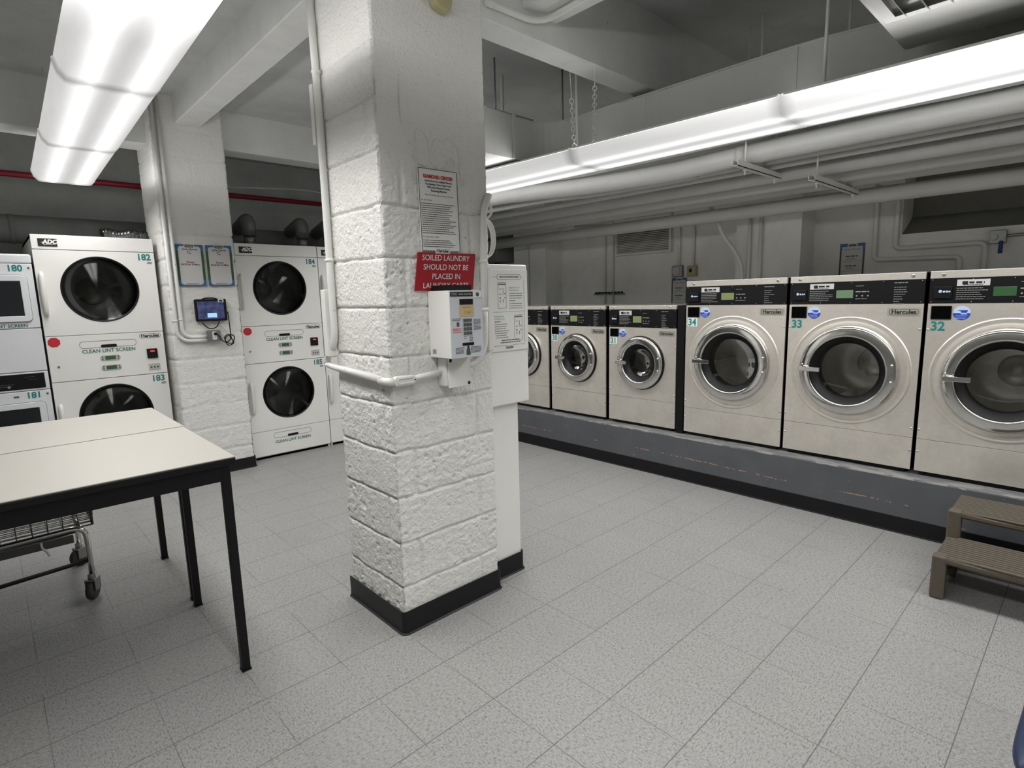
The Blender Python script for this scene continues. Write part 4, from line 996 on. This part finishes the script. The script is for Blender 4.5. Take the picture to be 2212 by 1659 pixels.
mb = MB(); bars(mb, .012, .058, .118, .0028, -.0026, 3, .007, .2, 11); obj('red_print', mb, REDP, fp)
obj('card_slot', B(.058, .116, -.005, -.002, .050, .061), BLACKP, fp)
mb = MB().prism([(.076, .010), (.098, .010), (.096, .034), (.090, .042), (.084, .042), (.078, .034)], -.003, -.002, 'xz'); mb.cur = 1; mb.disc(.087, .043, .005, -.0034, -.002, 10); obj('card_pictogram', mb, [GREENP, INK], fp)
mb = MB(); mb.add([(-.0008, .10, .015), (-.0008, .125, .015), (-.0008, .125, .034), (-.0008, .10, .034)], [(0, 1, 2, 3)]); obj('side_sticker', mb, GREYT, t)
# junction box and conduits of the column
t = thing('junction_box', 'square white junction box under the value machine', 'electrical box', (1.392, CY0-.004, 1.045))
obj('box', B(.0, .115, -.055, 0, .01, .13), PLASTW, t, bev=.004); cv = obj('cover', B(.01, .128, -.062, -.055, 0, .135), PLASTW, t, bev=.01)
for x, z in ((.022, .118), (.118, .014)): obj('chipped_spot', MB().prism(rrect(x, z, .012, .014, .004), -.0632, -.062, 'xz'), BLACKM, cv)
CG = 'painted conduits on the near column'
def ccon(pts, r, lb, rad=.05, clamps=()):
    t = thing('column_conduit', lb, 'conduit', pts[-1], 0, CG); o = Vector(pts[-1])
    obj('tube', MB().tube([p-o for p in fil(pts, rad, 8)], r, 14), CONDUIT, t)
    for c in clamps:
        mb = MB(); c = Vector(c[:3]); mb.sphere(c-o, r*1.35, 12, 8, (1, 1, .6)); obj('clamp', mb, CONDUIT, t)
xl = CX0-.018
ccon([(xl, 2.395, 2.98), (xl, 2.372, 2.2), (xl, 2.378, 1.24), (xl-.004, 2.46, 1.165), (xl, 2.47, 1.135)], .0155, 'vertical white conduit down the far edge of the column left face', .07, ((xl, 2.374, 2.37), (xl, 2.376, 1.60)))
ccon([(xl, 2.47, 1.135), (xl, 2.40, 1.125), (xl, 1.985, 1.105)], .0145, 'horizontal white conduit round the left face of the column', .03, ((xl, 2.46, 1.133), (xl, 2.24, 1.118)))
t = thing('conduit_fitting', 'white pull elbow box clipped round the column corner', 'fitting', (CX0, CY0, 1.10))
obj('body', MB().prism(rrect(.045, 0, .10, .038, .014), -.038, -.008, 'xz'), PLASTW, t, bev=.004)
obj('side_arm', MB().tube([(-.018, .05, 0), (-.018, -.015, 0), (0, -.022, 0)], .0165, 12), PLASTW, t)
mb = MB(); ring_rr(mb, .045, 0, .078, .024, .011, .003, -.041, -.038); obj('cover_rim', mb, PLASTW, t); screw(t, .09, 0, .003, BLACKM, -.038)
ccon([(1.252, FY-.018, 1.102), (1.395, FY-.02, 1.115)], .0125, 'short conduit between the corner fitting and the junction box', .01)
ccon([(1.515, FY-.02, 1.122), (1.60, FY-.02, 1.135), (1.645, FY-.02, 1.20), (1.65, FY-.02, 1.36)], .0125, 'curved conduit leaving the junction box upward', .07)
ccon([(1.65, FY-.016, 1.36), (1.652, FY-.016, 1.58), (1.664, FY-.016, 1.80), (1.70, FY-.012, 1.87)], .015, 'painted conduit climbing the right edge of the column front', .03, ((1.652, FY-.016, 1.58), (1.652, FY-.016, 1.37)))
obj('cable_raceway', MB().box(1.672, 1.700, FY-.016, FY+.002, 1.18, 1.56), PLASTW, bev=.004, label='flat white raceway beside the value machine', cat='raceway')
mb = MB()
for i in range(5):
    pts = []
    for k in range(24):
        a = 2*PI*k/24; pts.append((1.768+.002*i+(.046+.003*i)*math.cos(a), 2.03+.012*i, 1.695+(.082+.003*i)*math.sin(a)))
    mb.tube(pts, .0042, 6, closed=True)
mb.tube(spline([(1.715, 2.03, 1.70), (1.76, 2.03, 1.775), (1.785, 2.02, 1.81), (1.772, 2.02, 1.86), (1.735, 2.0, 1.87), (1.712, 1.99, 1.80)], 6), .006, 8)
obj('cable_coil', mb, PLASTW, label='coil of white cable hung on the right side of the column', cat='cable')
t = thing('wall_sensor', 'pale rounded sensor high on the column at the top edge', 'sensor', (1.465, FY, 2.56))
t.rotation_euler = (0, .25, 0)
obj('body', MB().prism(rrect(0, .04, .085, .12, .03), -.045, 0, 'xz'), BEIGE, t, bev=.012, seg=4)
obj('end_raceway', B(1.120, 1.16, 2.40, 2.44, 1.176, 1.474), PLASTW, bev=.003, label='white box edge showing behind the left edge of the near column', cat='box')
obj('end_raceway', B(1.138, 1.16, 2.41, 2.44, 2.09, 2.335), PLASTW, bev=.003, label='slim white strip high behind the left edge of the near column', cat='raceway')
# conduits over the beam junction
obj('beam_conduit', MB().tube(fil([(1.72, 1.936, 2.655), (1.99, 1.936, 2.662), (2.085, 1.92, 2.69), (2.062, 1.55, 2.692), (2.062, -.5, 2.692)], .14, 10), .014, 12), CONDUIT, label='white conduit curving from the column along the beam junction', cat='conduit')

# ------------------------------------------------------------------ card machine on the far side of the column
t = thing('card_service_machine', 'tall white card service machine on a narrow pedestal beside the column', 'card machine', (1.712, 2.02, 0))
obj('pedestal', B(0, .215, 0, .40, 0, .90), ENAMEL, t, bev=.004)
cb = obj('cabinet', B(.0, .268, -.03, .42, .90, 1.575), ENAMEL, t, bev=.006)
mb = MB(); sh = B(.0, .268, -.036, -.0302, .0, .0)
sp_ = obj('instruction_panel', B(.002, .264, -.036, -.0305, 1.165, 1.55), WHITE, t, bev=.001)
Y = -.0368
mb = MB(); mb.cur = 0
add_text(mb, 'USING THE CARD SERVICE CENTER', .125, 1.513, .0095, Y, 'CENTER', .95, .0005); ring_rr(mb, .125, 1.516, .18, .026, .012, .0016, Y, Y+.0004)
mb.box(.0, .035, Y, Y+.0004, 1.5155, 1.5165).box(.215, .235, Y, Y+.0004, 1.5155, 1.5165).box(.238, .2395, Y, Y+.0004, 1.20, 1.505).box(.0, .095, Y, Y+.0004, 1.192, 1.1935).box(.14, .238, Y, Y+.0004, 1.192, 1.1935).box(.0, .238, Y, Y+.0004, 1.352, 1.353)
def diagram(cx, cz):
    ring_rr(mb, cx, cz, .062, .122, .003, .0016, Y, Y+.0004); mb.box(cx-.027, cx+.027, Y, Y+.0004, cz+.049, cz+.055)
    for dx, dz, w_, h_ in ((-.014, .03, .014, .003), (.008, .031, .014, .002), (.008, .018, .003, .02), (-.014, .006, .012, .004), (.008, .003, .01, .002), (.02, .008, .006, .006), (-.014, -.012, .01, .006), (-.014, -.027, .004, .014), (.008, -.026, .004, .016), (.02, -.012, .006, .006)):
        mb.box(cx+dx-w_/2, cx+dx+w_/2, Y, Y+.0004, cz+dz-h_/2, cz+dz+h_/2)
diagram(.07, 1.43); diagram(.19, 1.275)
bars(mb, .125, .225, 1.437, .003, Y, 3, .011, .15, 31); bars(mb, .125, .17, 1.402, .004, Y, 1, .01, .1, 32); bars(mb, .137, .232, 1.389, .003, Y, 3, .011, .2, 33)
bars(mb, .01, .055, 1.305, .004, Y, 1, .01, .1, 34); bars(mb, .02, .12, 1.293, .003, Y, 7, .0105, .3, 35)
bars(mb, .06, .2, 1.215, .005, Y, 1, .01, .1, 36); bars(mb, .05, .21, 1.204, .005, Y, 1, .01, .05, 37)
for i in range(3): mb.disc(.128, 1.390-i*.011, .0028, Y, Y+.0004, 8)
for i in range(5): mb.disc(.013, 1.294-i*.0105, .0025, Y, Y+.0004, 8)
obj('print', mb, mat('mid_grey_print', (112, 112, 112), .5), sp_)
mb = MB(); add_text(mb, 'Adding Value To Your', .12, 1.463, .010, Y, 'LEFT', .95); add_text(mb, 'Remote Smart Card', .12, 1.451, .010, Y, 'LEFT', .95)
add_text(mb, 'Purchasing A New', .008, 1.329, .010, Y, 'LEFT', .95); add_text(mb, 'Or Additional Card', .008, 1.317, .010, Y, 'LEFT', .95); obj('teal_print', mb, TEAL, sp_)
brand_plate(sp_, .117, 1.183, .06, WHITE, Y+.0005)
for ch in sp_.children:
    for v_ in ch.data.vertices: v_.co.x = .034+v_.co.x*.86
cove('baseboard_pedestal', [(1.73, 2.012), (1.935, 2.012), (1.935, 2.42)], .10)

# ------------------------------------------------------------------ rear pillar: posters, tablet, outlet, conduits
PF = PY0-.008
def poster(x, lb):
    t = thing('price_poster', lb, 'poster', (x, PF, 1.571), 0, 'twin price posters on the rear pillar')
    W_, Hh = .198, .325
    obj('sheet', B(0, W_, -.003, 0, 0, Hh), PAPER, t)
    mb = MB(); mb.cur = 0
    mb.box(0, .018, -.0042, -.003, .05, Hh-.05).box(W_-.018, W_, -.0042, -.003, .05, Hh-.05)
    mb.cur = 1
    mb.box(0, W_, -.0042, -.003, 0, .012).box(0, W_*.31, -.0042, -.003, Hh-.014, Hh).box(W_*.69, W_, -.0042, -.003, Hh-.014, Hh)
    for a, b in ((0, .018), (W_-.018, W_)): mb.box(a, b, -.0042, -.003, .012, .05).box(a, b, -.0042, -.003, Hh-.05, Hh-.014)
    for cx, cz, sx, sz in ((.018, .012, 1, 1), (W_-.018, .012, -1, 1), (.018, Hh-.014, 1, -1), (W_-.018, Hh-.014, -1, -1)):
        R_ = .022; mb.prism([(cx, cz), (cx+sx*R_, cz)]+[(cx+sx*(R_-R_*math.sin(a)), cz+sz*(R_-R_*math.cos(a))) for a in (.3, .7, 1.1, 1.4)]+[(cx, cz+sz*R_)], -.0042, -.003, 'xz')
    obj('border', mb, [GREENP, MIDBLUE], t)
    mb = MB(); mb.prism(rrect(W_/2, Hh-.012, .062, .021, .006), -.0046, -.003, 'xz'); mb.cur = 1; add_text(mb, 'Hercules', W_/2, Hh-.016, .013, -.005, 'CENTER', 1., .0002)
    obj('name_plate', mb, [DGREYT, PAPER], t)
    mb = MB(); add_text(mb, 'Cycle Charges', W_/2, Hh-.043, .0185, -.004, 'CENTER', 1., .0004, .25)
    mb.box(W_/2-.014, W_/2-.011, -.004, -.0032, Hh-.072, Hh-.05).box(W_/2-.014, W_/2+.012, -.004, -.0032, Hh-.053, Hh-.050).box(W_/2-.004, W_/2+.010, -.004, -.0032, Hh-.073, Hh-.068)
    bars(mb, W_*.27, W_*.73, .018, .004, -.004, 1, .01, .1, 3); obj('print', mb, INK, t)
    mb = MB(); add_text(mb, 'Dryers', W_/2, .182, .020, -.004, 'CENTER', 1., .0004); add_text(mb, '$0.25 for 10 Mins.', W_/2, .164, .0185, -.004, 'CENTER', 1., .0004)
    obj('price_print', mb, mat('maroon_print', (120, 40, 44), .5), t)
poster(1.169, 'blue and green bordered price poster, left one of the pair on the rear pillar'); poster(1.385, 'blue and green bordered price poster, right one of the pair on the rear pillar')
t = thing('tablet', 'black tablet with a lit blue screen mounted on the rear pillar', 'tablet', (1.258, PF-.03, 1.288))
W_, Hh = .235, .178
obj('case', MB().prism(rrect(W_/2, Hh/2, W_, Hh, .01), 0, .028, 'xz'), BLACKP, t, bev=.003)
scn = bpy.data.materials.new('tablet_screen'); scn.use_nodes = True
nt = scn.node_tree; b_ = nt.nodes['Principled BSDF']; tcn = nt.nodes.new('ShaderNodeTexCoord'); cl = mixc(nt, M(nt, 'MULTIPLY', M(nt, 'SUBTRACT', ntex(nt, tcn.outputs['Object'], 22, 4), .4), 4., None, True), rgb(52, 60, 108), rgb(92, 102, 150))
nt.links.new(cl, b_.inputs['Emission Color']); b_.inputs['Emission Strength'].default_value = .35; b_.inputs['Base Color'].default_value = (.01, .01, .02, 1); b_.inputs['Roughness'].default_value = .15
s_ = obj('screen', B(.016, W_-.022, -.0012, 0, .018, Hh-.018), scn, t)
obj('dialog_box', B(.085, .155, -.002, -.0012, .03, .066), mat('pale_dialog', (150, 190, 235), .4, emit=.6), s_)
mb = MB().box(W_-.062, W_-.02, -.002, -.0005, Hh-.026, Hh-.002); mb.cur = 1; bars(mb, W_-.055, W_-.028, Hh-.022, .014, -.0025, 1, .01, .0, 3); obj('barcode_sticker', mb, [WHITE, INK], t)
obj('top_bracket', MB().tube(fil([(.06, .012, Hh-.002), (.08, .012, Hh+.008), (.15, .012, Hh+.008), (.17, .012, Hh-.002)], .01), .006, 8), BLACKP, t)
t = thing('outlet_box', 'grey electrical box with a white outlet under the tablet', 'outlet', (1.325, PF, 1.125))
obj('box', B(0, .098, -.045, 0, 0, .088), GALV, t, bev=.004)
ol = obj('outlet', MB().prism(rrect(.05, .046, .034, .066, .008), -.05, -.045, 'xz'), PLASTW, t)
obj('plug', MB().disc(.056, .06, .012, -.066, -.05, 14), BLACKP, t)
for z in (.026,): obj('socket_slots', MB().box(.042, .044, -.0505, -.05, z, z+.01).box(.055, .057, -.0505, -.05, z, z+.01), INK, ol)
cords = [([(1.385, PF-.071, 1.185), (1.40, PF-.09, 1.165), (1.43, PF-.05, 1.125), (1.47, PF-.03, 1.11), (1.50, PF-.03, 1.14), (1.485, PF-.03, 1.175), (1.455, PF-.03, 1.15), (1.465, PF-.035, 1.11), (1.51, PF-.03, 1.10), (1.53, PF-.03, 1.15), (1.50, PF-.03, 1.17), (1.455, PF-.04, 1.14), (1.475, PF-.03, 1.085), (1.52, PF-.03, 1.10), (1.505, PF-.03, 1.15), (1.502, PF-.03, 1.26), (1.500, PF-.022, 1.36)], 'black power cord looped right of the outlet box', BLACKR),
         ([(1.30, PF-.02, 1.283), (1.32, PF-.03, 1.25), (1.355, PF-.035, 1.228), (1.40, PF-.03, 1.24), (1.43, PF-.02, 1.283)], 'black cord drooping under the tablet', BLACKR),
         ([(1.37, PF-.012, 1.219), (1.40, PF-.010, 1.25), (1.44, PF-.008, 1.26), (1.475, PF-.008, 1.20), (1.50, PF-.008, 1.155), (1.535, PF-.008, 1.17)], 'thin white cord under the tablet', PLASTW)]
for pts, lb, m in cords:
    obj('power_cord', MB().tube(spline(pts, 8), .0042 if m == BLACKR else .003, 8), m, label=lb, cat='cord')
RG = 'painted conduits on the rear pillar'
def rcon(pts, r, lb, rad, cl):
    t = thing('pillar_conduit', lb, 'conduit', pts[-1], 0, RG); o = Vector(pts[-1])
    obj('tube', MB().tube([p-o for p in fil(pts, rad, 10)], r, 12), CONDUIT, t)
    obj('clamp', MB().sphere(Vector(cl)-o, r*1.4, 10, 6, (1, 1, .5)), CONDUIT, t)
rcon([(1.112, PF-.014, 2.97), (1.112, PF-.014, 1.137), (1.325, PF-.014, 1.137)], .0145, 'left and lower of the two bent conduits on the rear pillar', .15, (1.112, PF-.014, 1.30))
rcon([(1.152, PF-.014, 2.97), (1.152, PF-.014, 1.165), (1.325, PF-.014, 1.165)], .0145, 'right and upper of the two bent conduits on the rear pillar', .14, (1.152, PF-.014, 1.31))

# ------------------------------------------------------------------ folding tables
def table(label, x0, x1, y0, y1, feet):
    t = thing('folding_table', label, 'table', ((x0+x1)/2, (y0+y1)/2, 0), 0, 'cream topped tables pushed together')
    w_, d = (x1-x0)/2, (y1-y0)/2; zt = .865
    top = obj('table_top', B(-w_, w_, -d, d, zt-.004, zt), LAM, t, bev=.001)
    obj('edge_band', B(-w_-.001, w_+.001, -d-.001, d+.001, zt-.03, zt-.0042), BLACKP, t, bev=.004, seg=3)
    i_ = .018; zb = .775
    obj('apron', MB().box(-w_+i_, w_-i_, -d+i_, -d+i_+.02, zb, zt-.03).box(-w_+i_, w_-i_, d-i_-.02, d-i_, zb, zt-.03).box(-w_+i_, -w_+i_+.02, -d+i_, d-i_, zb, zt-.03).box(w_-i_-.02, w_-i_, -d+i_, d-i_, zb, zt-.03), BLACKM, t, bev=.001)
    for sx in (-1, 1):
        for sy in (-1, 1):
            cx, cy = sx*(w_-i_-.014), sy*(d-i_-.014)
            lg = obj('leg', B(cx-.015, cx+.015, cy-.015, cy+.015, .008, zt-.03), BLACKM, t, bev=.002)
            obj('foot', B(cx-.017, cx+.017, cy-.017, cy+.017, 0, .008), BLACKR, lg)
table('cream topped table with black legs, the nearer of two', -1.2, .622, 2.172, 2.903, None)
table('cream topped table with black legs, the farther of two against the other', -1.2, .628, 2.918, 3.60, None)

# ------------------------------------------------------------------ shopping cart under the tables
def cart():
    t = thing('wire_cart', 'wire basket laundry cart on casters under the tables', 'cart', (.245, 3.32, 0))
    # frame: bent tubes, one each side; nose toward +x
    for y in (0, .50):
        fr = MB().tube(fil([(-1.0, y, .352), (0, y, .374), (.0, y, .10)], .06, 8), .0125, 12)
        obj('frame_tube', fr, CHROME, t)
        obj('lower_rail', MB().tube([(-1.0, y, .155), (0, y, .20)], .010, 10), BLACKM, t)
        for x in (0, -.95):
            c = thing_part('caster', t)
            obj_in(c, y, x)
    for yy in (0, .50): obj('side_rail', MB().box(-1.0, -.05, yy-.009, yy+.009, .308, .345), mat('dark_plated', (84, 84, 84), .4, metal=.6), t)
    obj('cross_tube', MB().tube([(-.02, 0, .36), (-.02, .5, .36)], .010, 8).tube([(-.95, 0, .33), (-.95, .5, .33)], .010, 8), CHROME, t)
    # basket
    mb = MB(); x0, x1, y0, y1, z0, z1 = -.98, .03, .0, .50, .375, .66
    def wall_y(y, ye):
        n = 18
        for i in range(n+1):
            x = x0+(x1-x0)*i/n; mb.tube([(x, y, z0), (x, y+ye, z1)], .0022, 5)
        for k in range(19):
            z = z0+(z1-z0)*k/18; mb.tube([(x0, y+ye*k/18, z), (x1, y+ye*k/18, z)], .0024 if k % 5 else .004, 5)
    wall_y(y0, -.02); wall_y(y1, .02)
    for i in range(9):
        y = y0+(y1-y0)*i/8
        for x, e_ in ((x0, -.02), (x1, .02)): mb.tube([(x, y, z0), (x+e_, y, z1)], .0022, 5)
        mb.tube([(x0, y, z0), (x1, y, z0)], .0024, 5)
    for k in range(19):
        z = z0+(z1-z0)*k/18
        for x, e_ in ((x0, -.02), (x1, .02)): mb.tube([(x+e_*k/18, y0, z), (x+e_*k/18, y1, z)], .0024, 5)
    for i in range(19):
        x = x0+(x1-x0)*i/18; mb.tube([(x, y0, z0), (x, y1, z0)], .0022, 5)
    mb.tube([(x0-.02, y0-.02, z1), (x1+.02, y0-.02, z1), (x1+.02, y1+.02, z1), (x0-.02, y1+.02, z1)], .006, 8, closed=True)
    mb.tube([(x1-.001, y0, z0), (x1-.001, y0, z1)], .006, 6)
    obj('basket', mb, WIRE, t)
    obj('tape_scrap', MB().tube(spline([(-.17, -.008, .345), (-.168, -.015, .32), (-.155, -.012, .30), (-.145, -.02, .275)], 5), .005, 6), PLASTW, t)
def thing_part(name, parent):
    o = bpy.data.objects.new(name, None); COL.objects.link(o); o.parent = parent; return o
def obj_in(c, y, x):
    wh = MB().lathe([(0, -.014), (.042, -.014), (.05, -.010), (.05, .010), (.042, .014), (0, .014)], (0, 0, .05), 'y', 24)
    w_ = obj('wheel', wh, mat('caster_tyre', (58, 56, 52), .6), c)
    fk = MB().box(-.02, .03, -.024, -.018, .045, .10).box(-.02, .03, .018, .024, .045, .10).box(-.022, .032, -.024, .024, .095, .104).tube([(0, 0, .1), (0, 0, .13)], .015, 10).tube([(0, -.026, .05), (0, .026, .05)], .008, 8)
    obj('fork', fk, GALV, c, bev=.002)
    c.location = (x+(-.005), y, 0); c.rotation_euler = (0, 0, 1.0 if y == 0 else .5)
cart()

# ------------------------------------------------------------------ step stool
def stool():
    t = thing('step_stool', 'brown ribbed plastic two step stool against the washer platform', 'step stool', (3.04, .46, 0))
    L = .62
    def side(y0, y1):
        return [(0, 0), (.055, 0), (.075, .14), (.28, .14), (.30, .155), (.33, .155), (.34, 0), (.60, 0), (.62, .02), (.62, .325), (.30, .325), (.285, .30), (.285, .205), (.02, .205), (.0, .19)]
    def tread(x0, x1, z):
        mb = MB(); n = 13; poly = [(x0, z-.028)]
        ys = []
        # ribs run the length of the tread
        poly = [(x0+.008, z-.03), (x0, z-.02), (x0, z-.006)]
        w_ = (x1-x0-.01)/n
        for i in range(n):
            a = x0+.005+i*w_; poly += [(a, z-.010), (a+w_*.12, z-.002), (a+w_*.3, z), (a+w_*.5, z-.002), (a+w_*.62, z-.010)]
        poly += [(x1, z-.006), (x1, z-.03)]
        # front edge dips toward the middle
        m = 10; vs = []; k = len(poly)
        for j in range(m+1):
            f = j/m; y = -.008-(L-.016)*f; dip = .018*math.sin(PI*f)
            for q, (px, pz) in enumerate(poly): vs.append((px+(.02*math.sin(PI*f) if q < 6 else 0), y, pz-(.6*dip if q < 3 else 0)))
        fs = [tuple(range(k)), tuple(range(m*k, m*k+k))]
        for j in range(m):
            for q in range(k):
                q2 = (q+1) % k; fs.append((j*k+q, j*k+q2, (j+1)*k+q2, (j+1)*k+q))
        return mb.add(vs, fs)
    obj('lower_step', tread(0, .33, .205), BROWN, t); obj('upper_step', tread(.30, .62, .335), BROWN, t)
    for y in (0., -L):
        s = -1 if y == 0 else 1
        mb = MB().box(.002, .052, min(y, y+s*.055), max(y, y+s*.055), 0, .207)
        mb.box(.012, .30, min(y, y+s*.02), max(y, y+s*.02), .02, .18)
        obj('front_leg', mb, BROWN, t, bev=.010, seg=3)
        mb = MB().box(.302, .352, min(y, y+s*.055), max(y, y+s*.055), .0, .337).box(.34, .61, min(y, y+s*.02), max(y, y+s*.02), .0, .31)
        obj('rear_leg', mb, BROWN, t, bev=.010, seg=3)
stool()

# ------------------------------------------------------------------ blue chair, corner in view
def chair():
    t = thing('plastic_chair', 'dark blue moulded plastic seat corner at the bottom right', 'chair', (1.735, -.190, 0), -.03)
    n, m = 20, 20; vs = []; fs = []
    w_, d = .25, .32
    def P(u, v):
        # superellipse outline, dished middle, rolled edge
        r = max(abs(u), abs(v)); 
        x, y = u*d, v*w_
        k = (abs(u)**8+abs(v)**8)**.125
        s = r/k if k > 0 else 1
        x *= s; y *= s
        z = .452-.02*(1-r**2)-(max(0, r-.86)/.14)**2*.02
        return (x, y, z)
    for i in range(n+1):
        for j in range(m+1): vs.append(P(-1+2*i/n, -1+2*j/m))
    for i in range(n):
        for j in range(m): a = i*(m+1)+j; fs.append((a, a+m+1, a+m+2, a+1))
    mb = MB().add(vs, fs, True); s = obj('seat', mb, BLUEC, t)
    md = s.modifiers.new('s', 'SOLIDIFY'); md.thickness = .03; md.offset = -1
    sb = s.modifiers.new('u', 'SUBSURF'); sb.levels = 1; sb.render_levels = 2
    # backrest at +x side (the chair faces the viewer's left)
    vs = []; fs = []
    for i in range(11):
        for j in range(13):
            a = -1+2*j/12; h = i/10; vs.append((.31+.16*h+.03*(1-a*a), -.02+a*(.17-.03*h), .44+.40*h-.03*abs(a)**4*h))
    for i in range(10):
        for j in range(12): a = i*13+j; fs.append((a, a+13, a+14, a+1))
    s = obj('backrest', MB().add(vs, fs, True), BLUEC, t); md = s.modifiers.new('s', 'SOLIDIFY'); md.thickness = .012
    for sx in (-1, 1):
        for sy in (-1, 1):
            obj('leg', MB().tube([(sx*.19, sy*.19, .43), (sx*.22, sy*.22, 0)], .012, 10), CHROME, t)
chair()
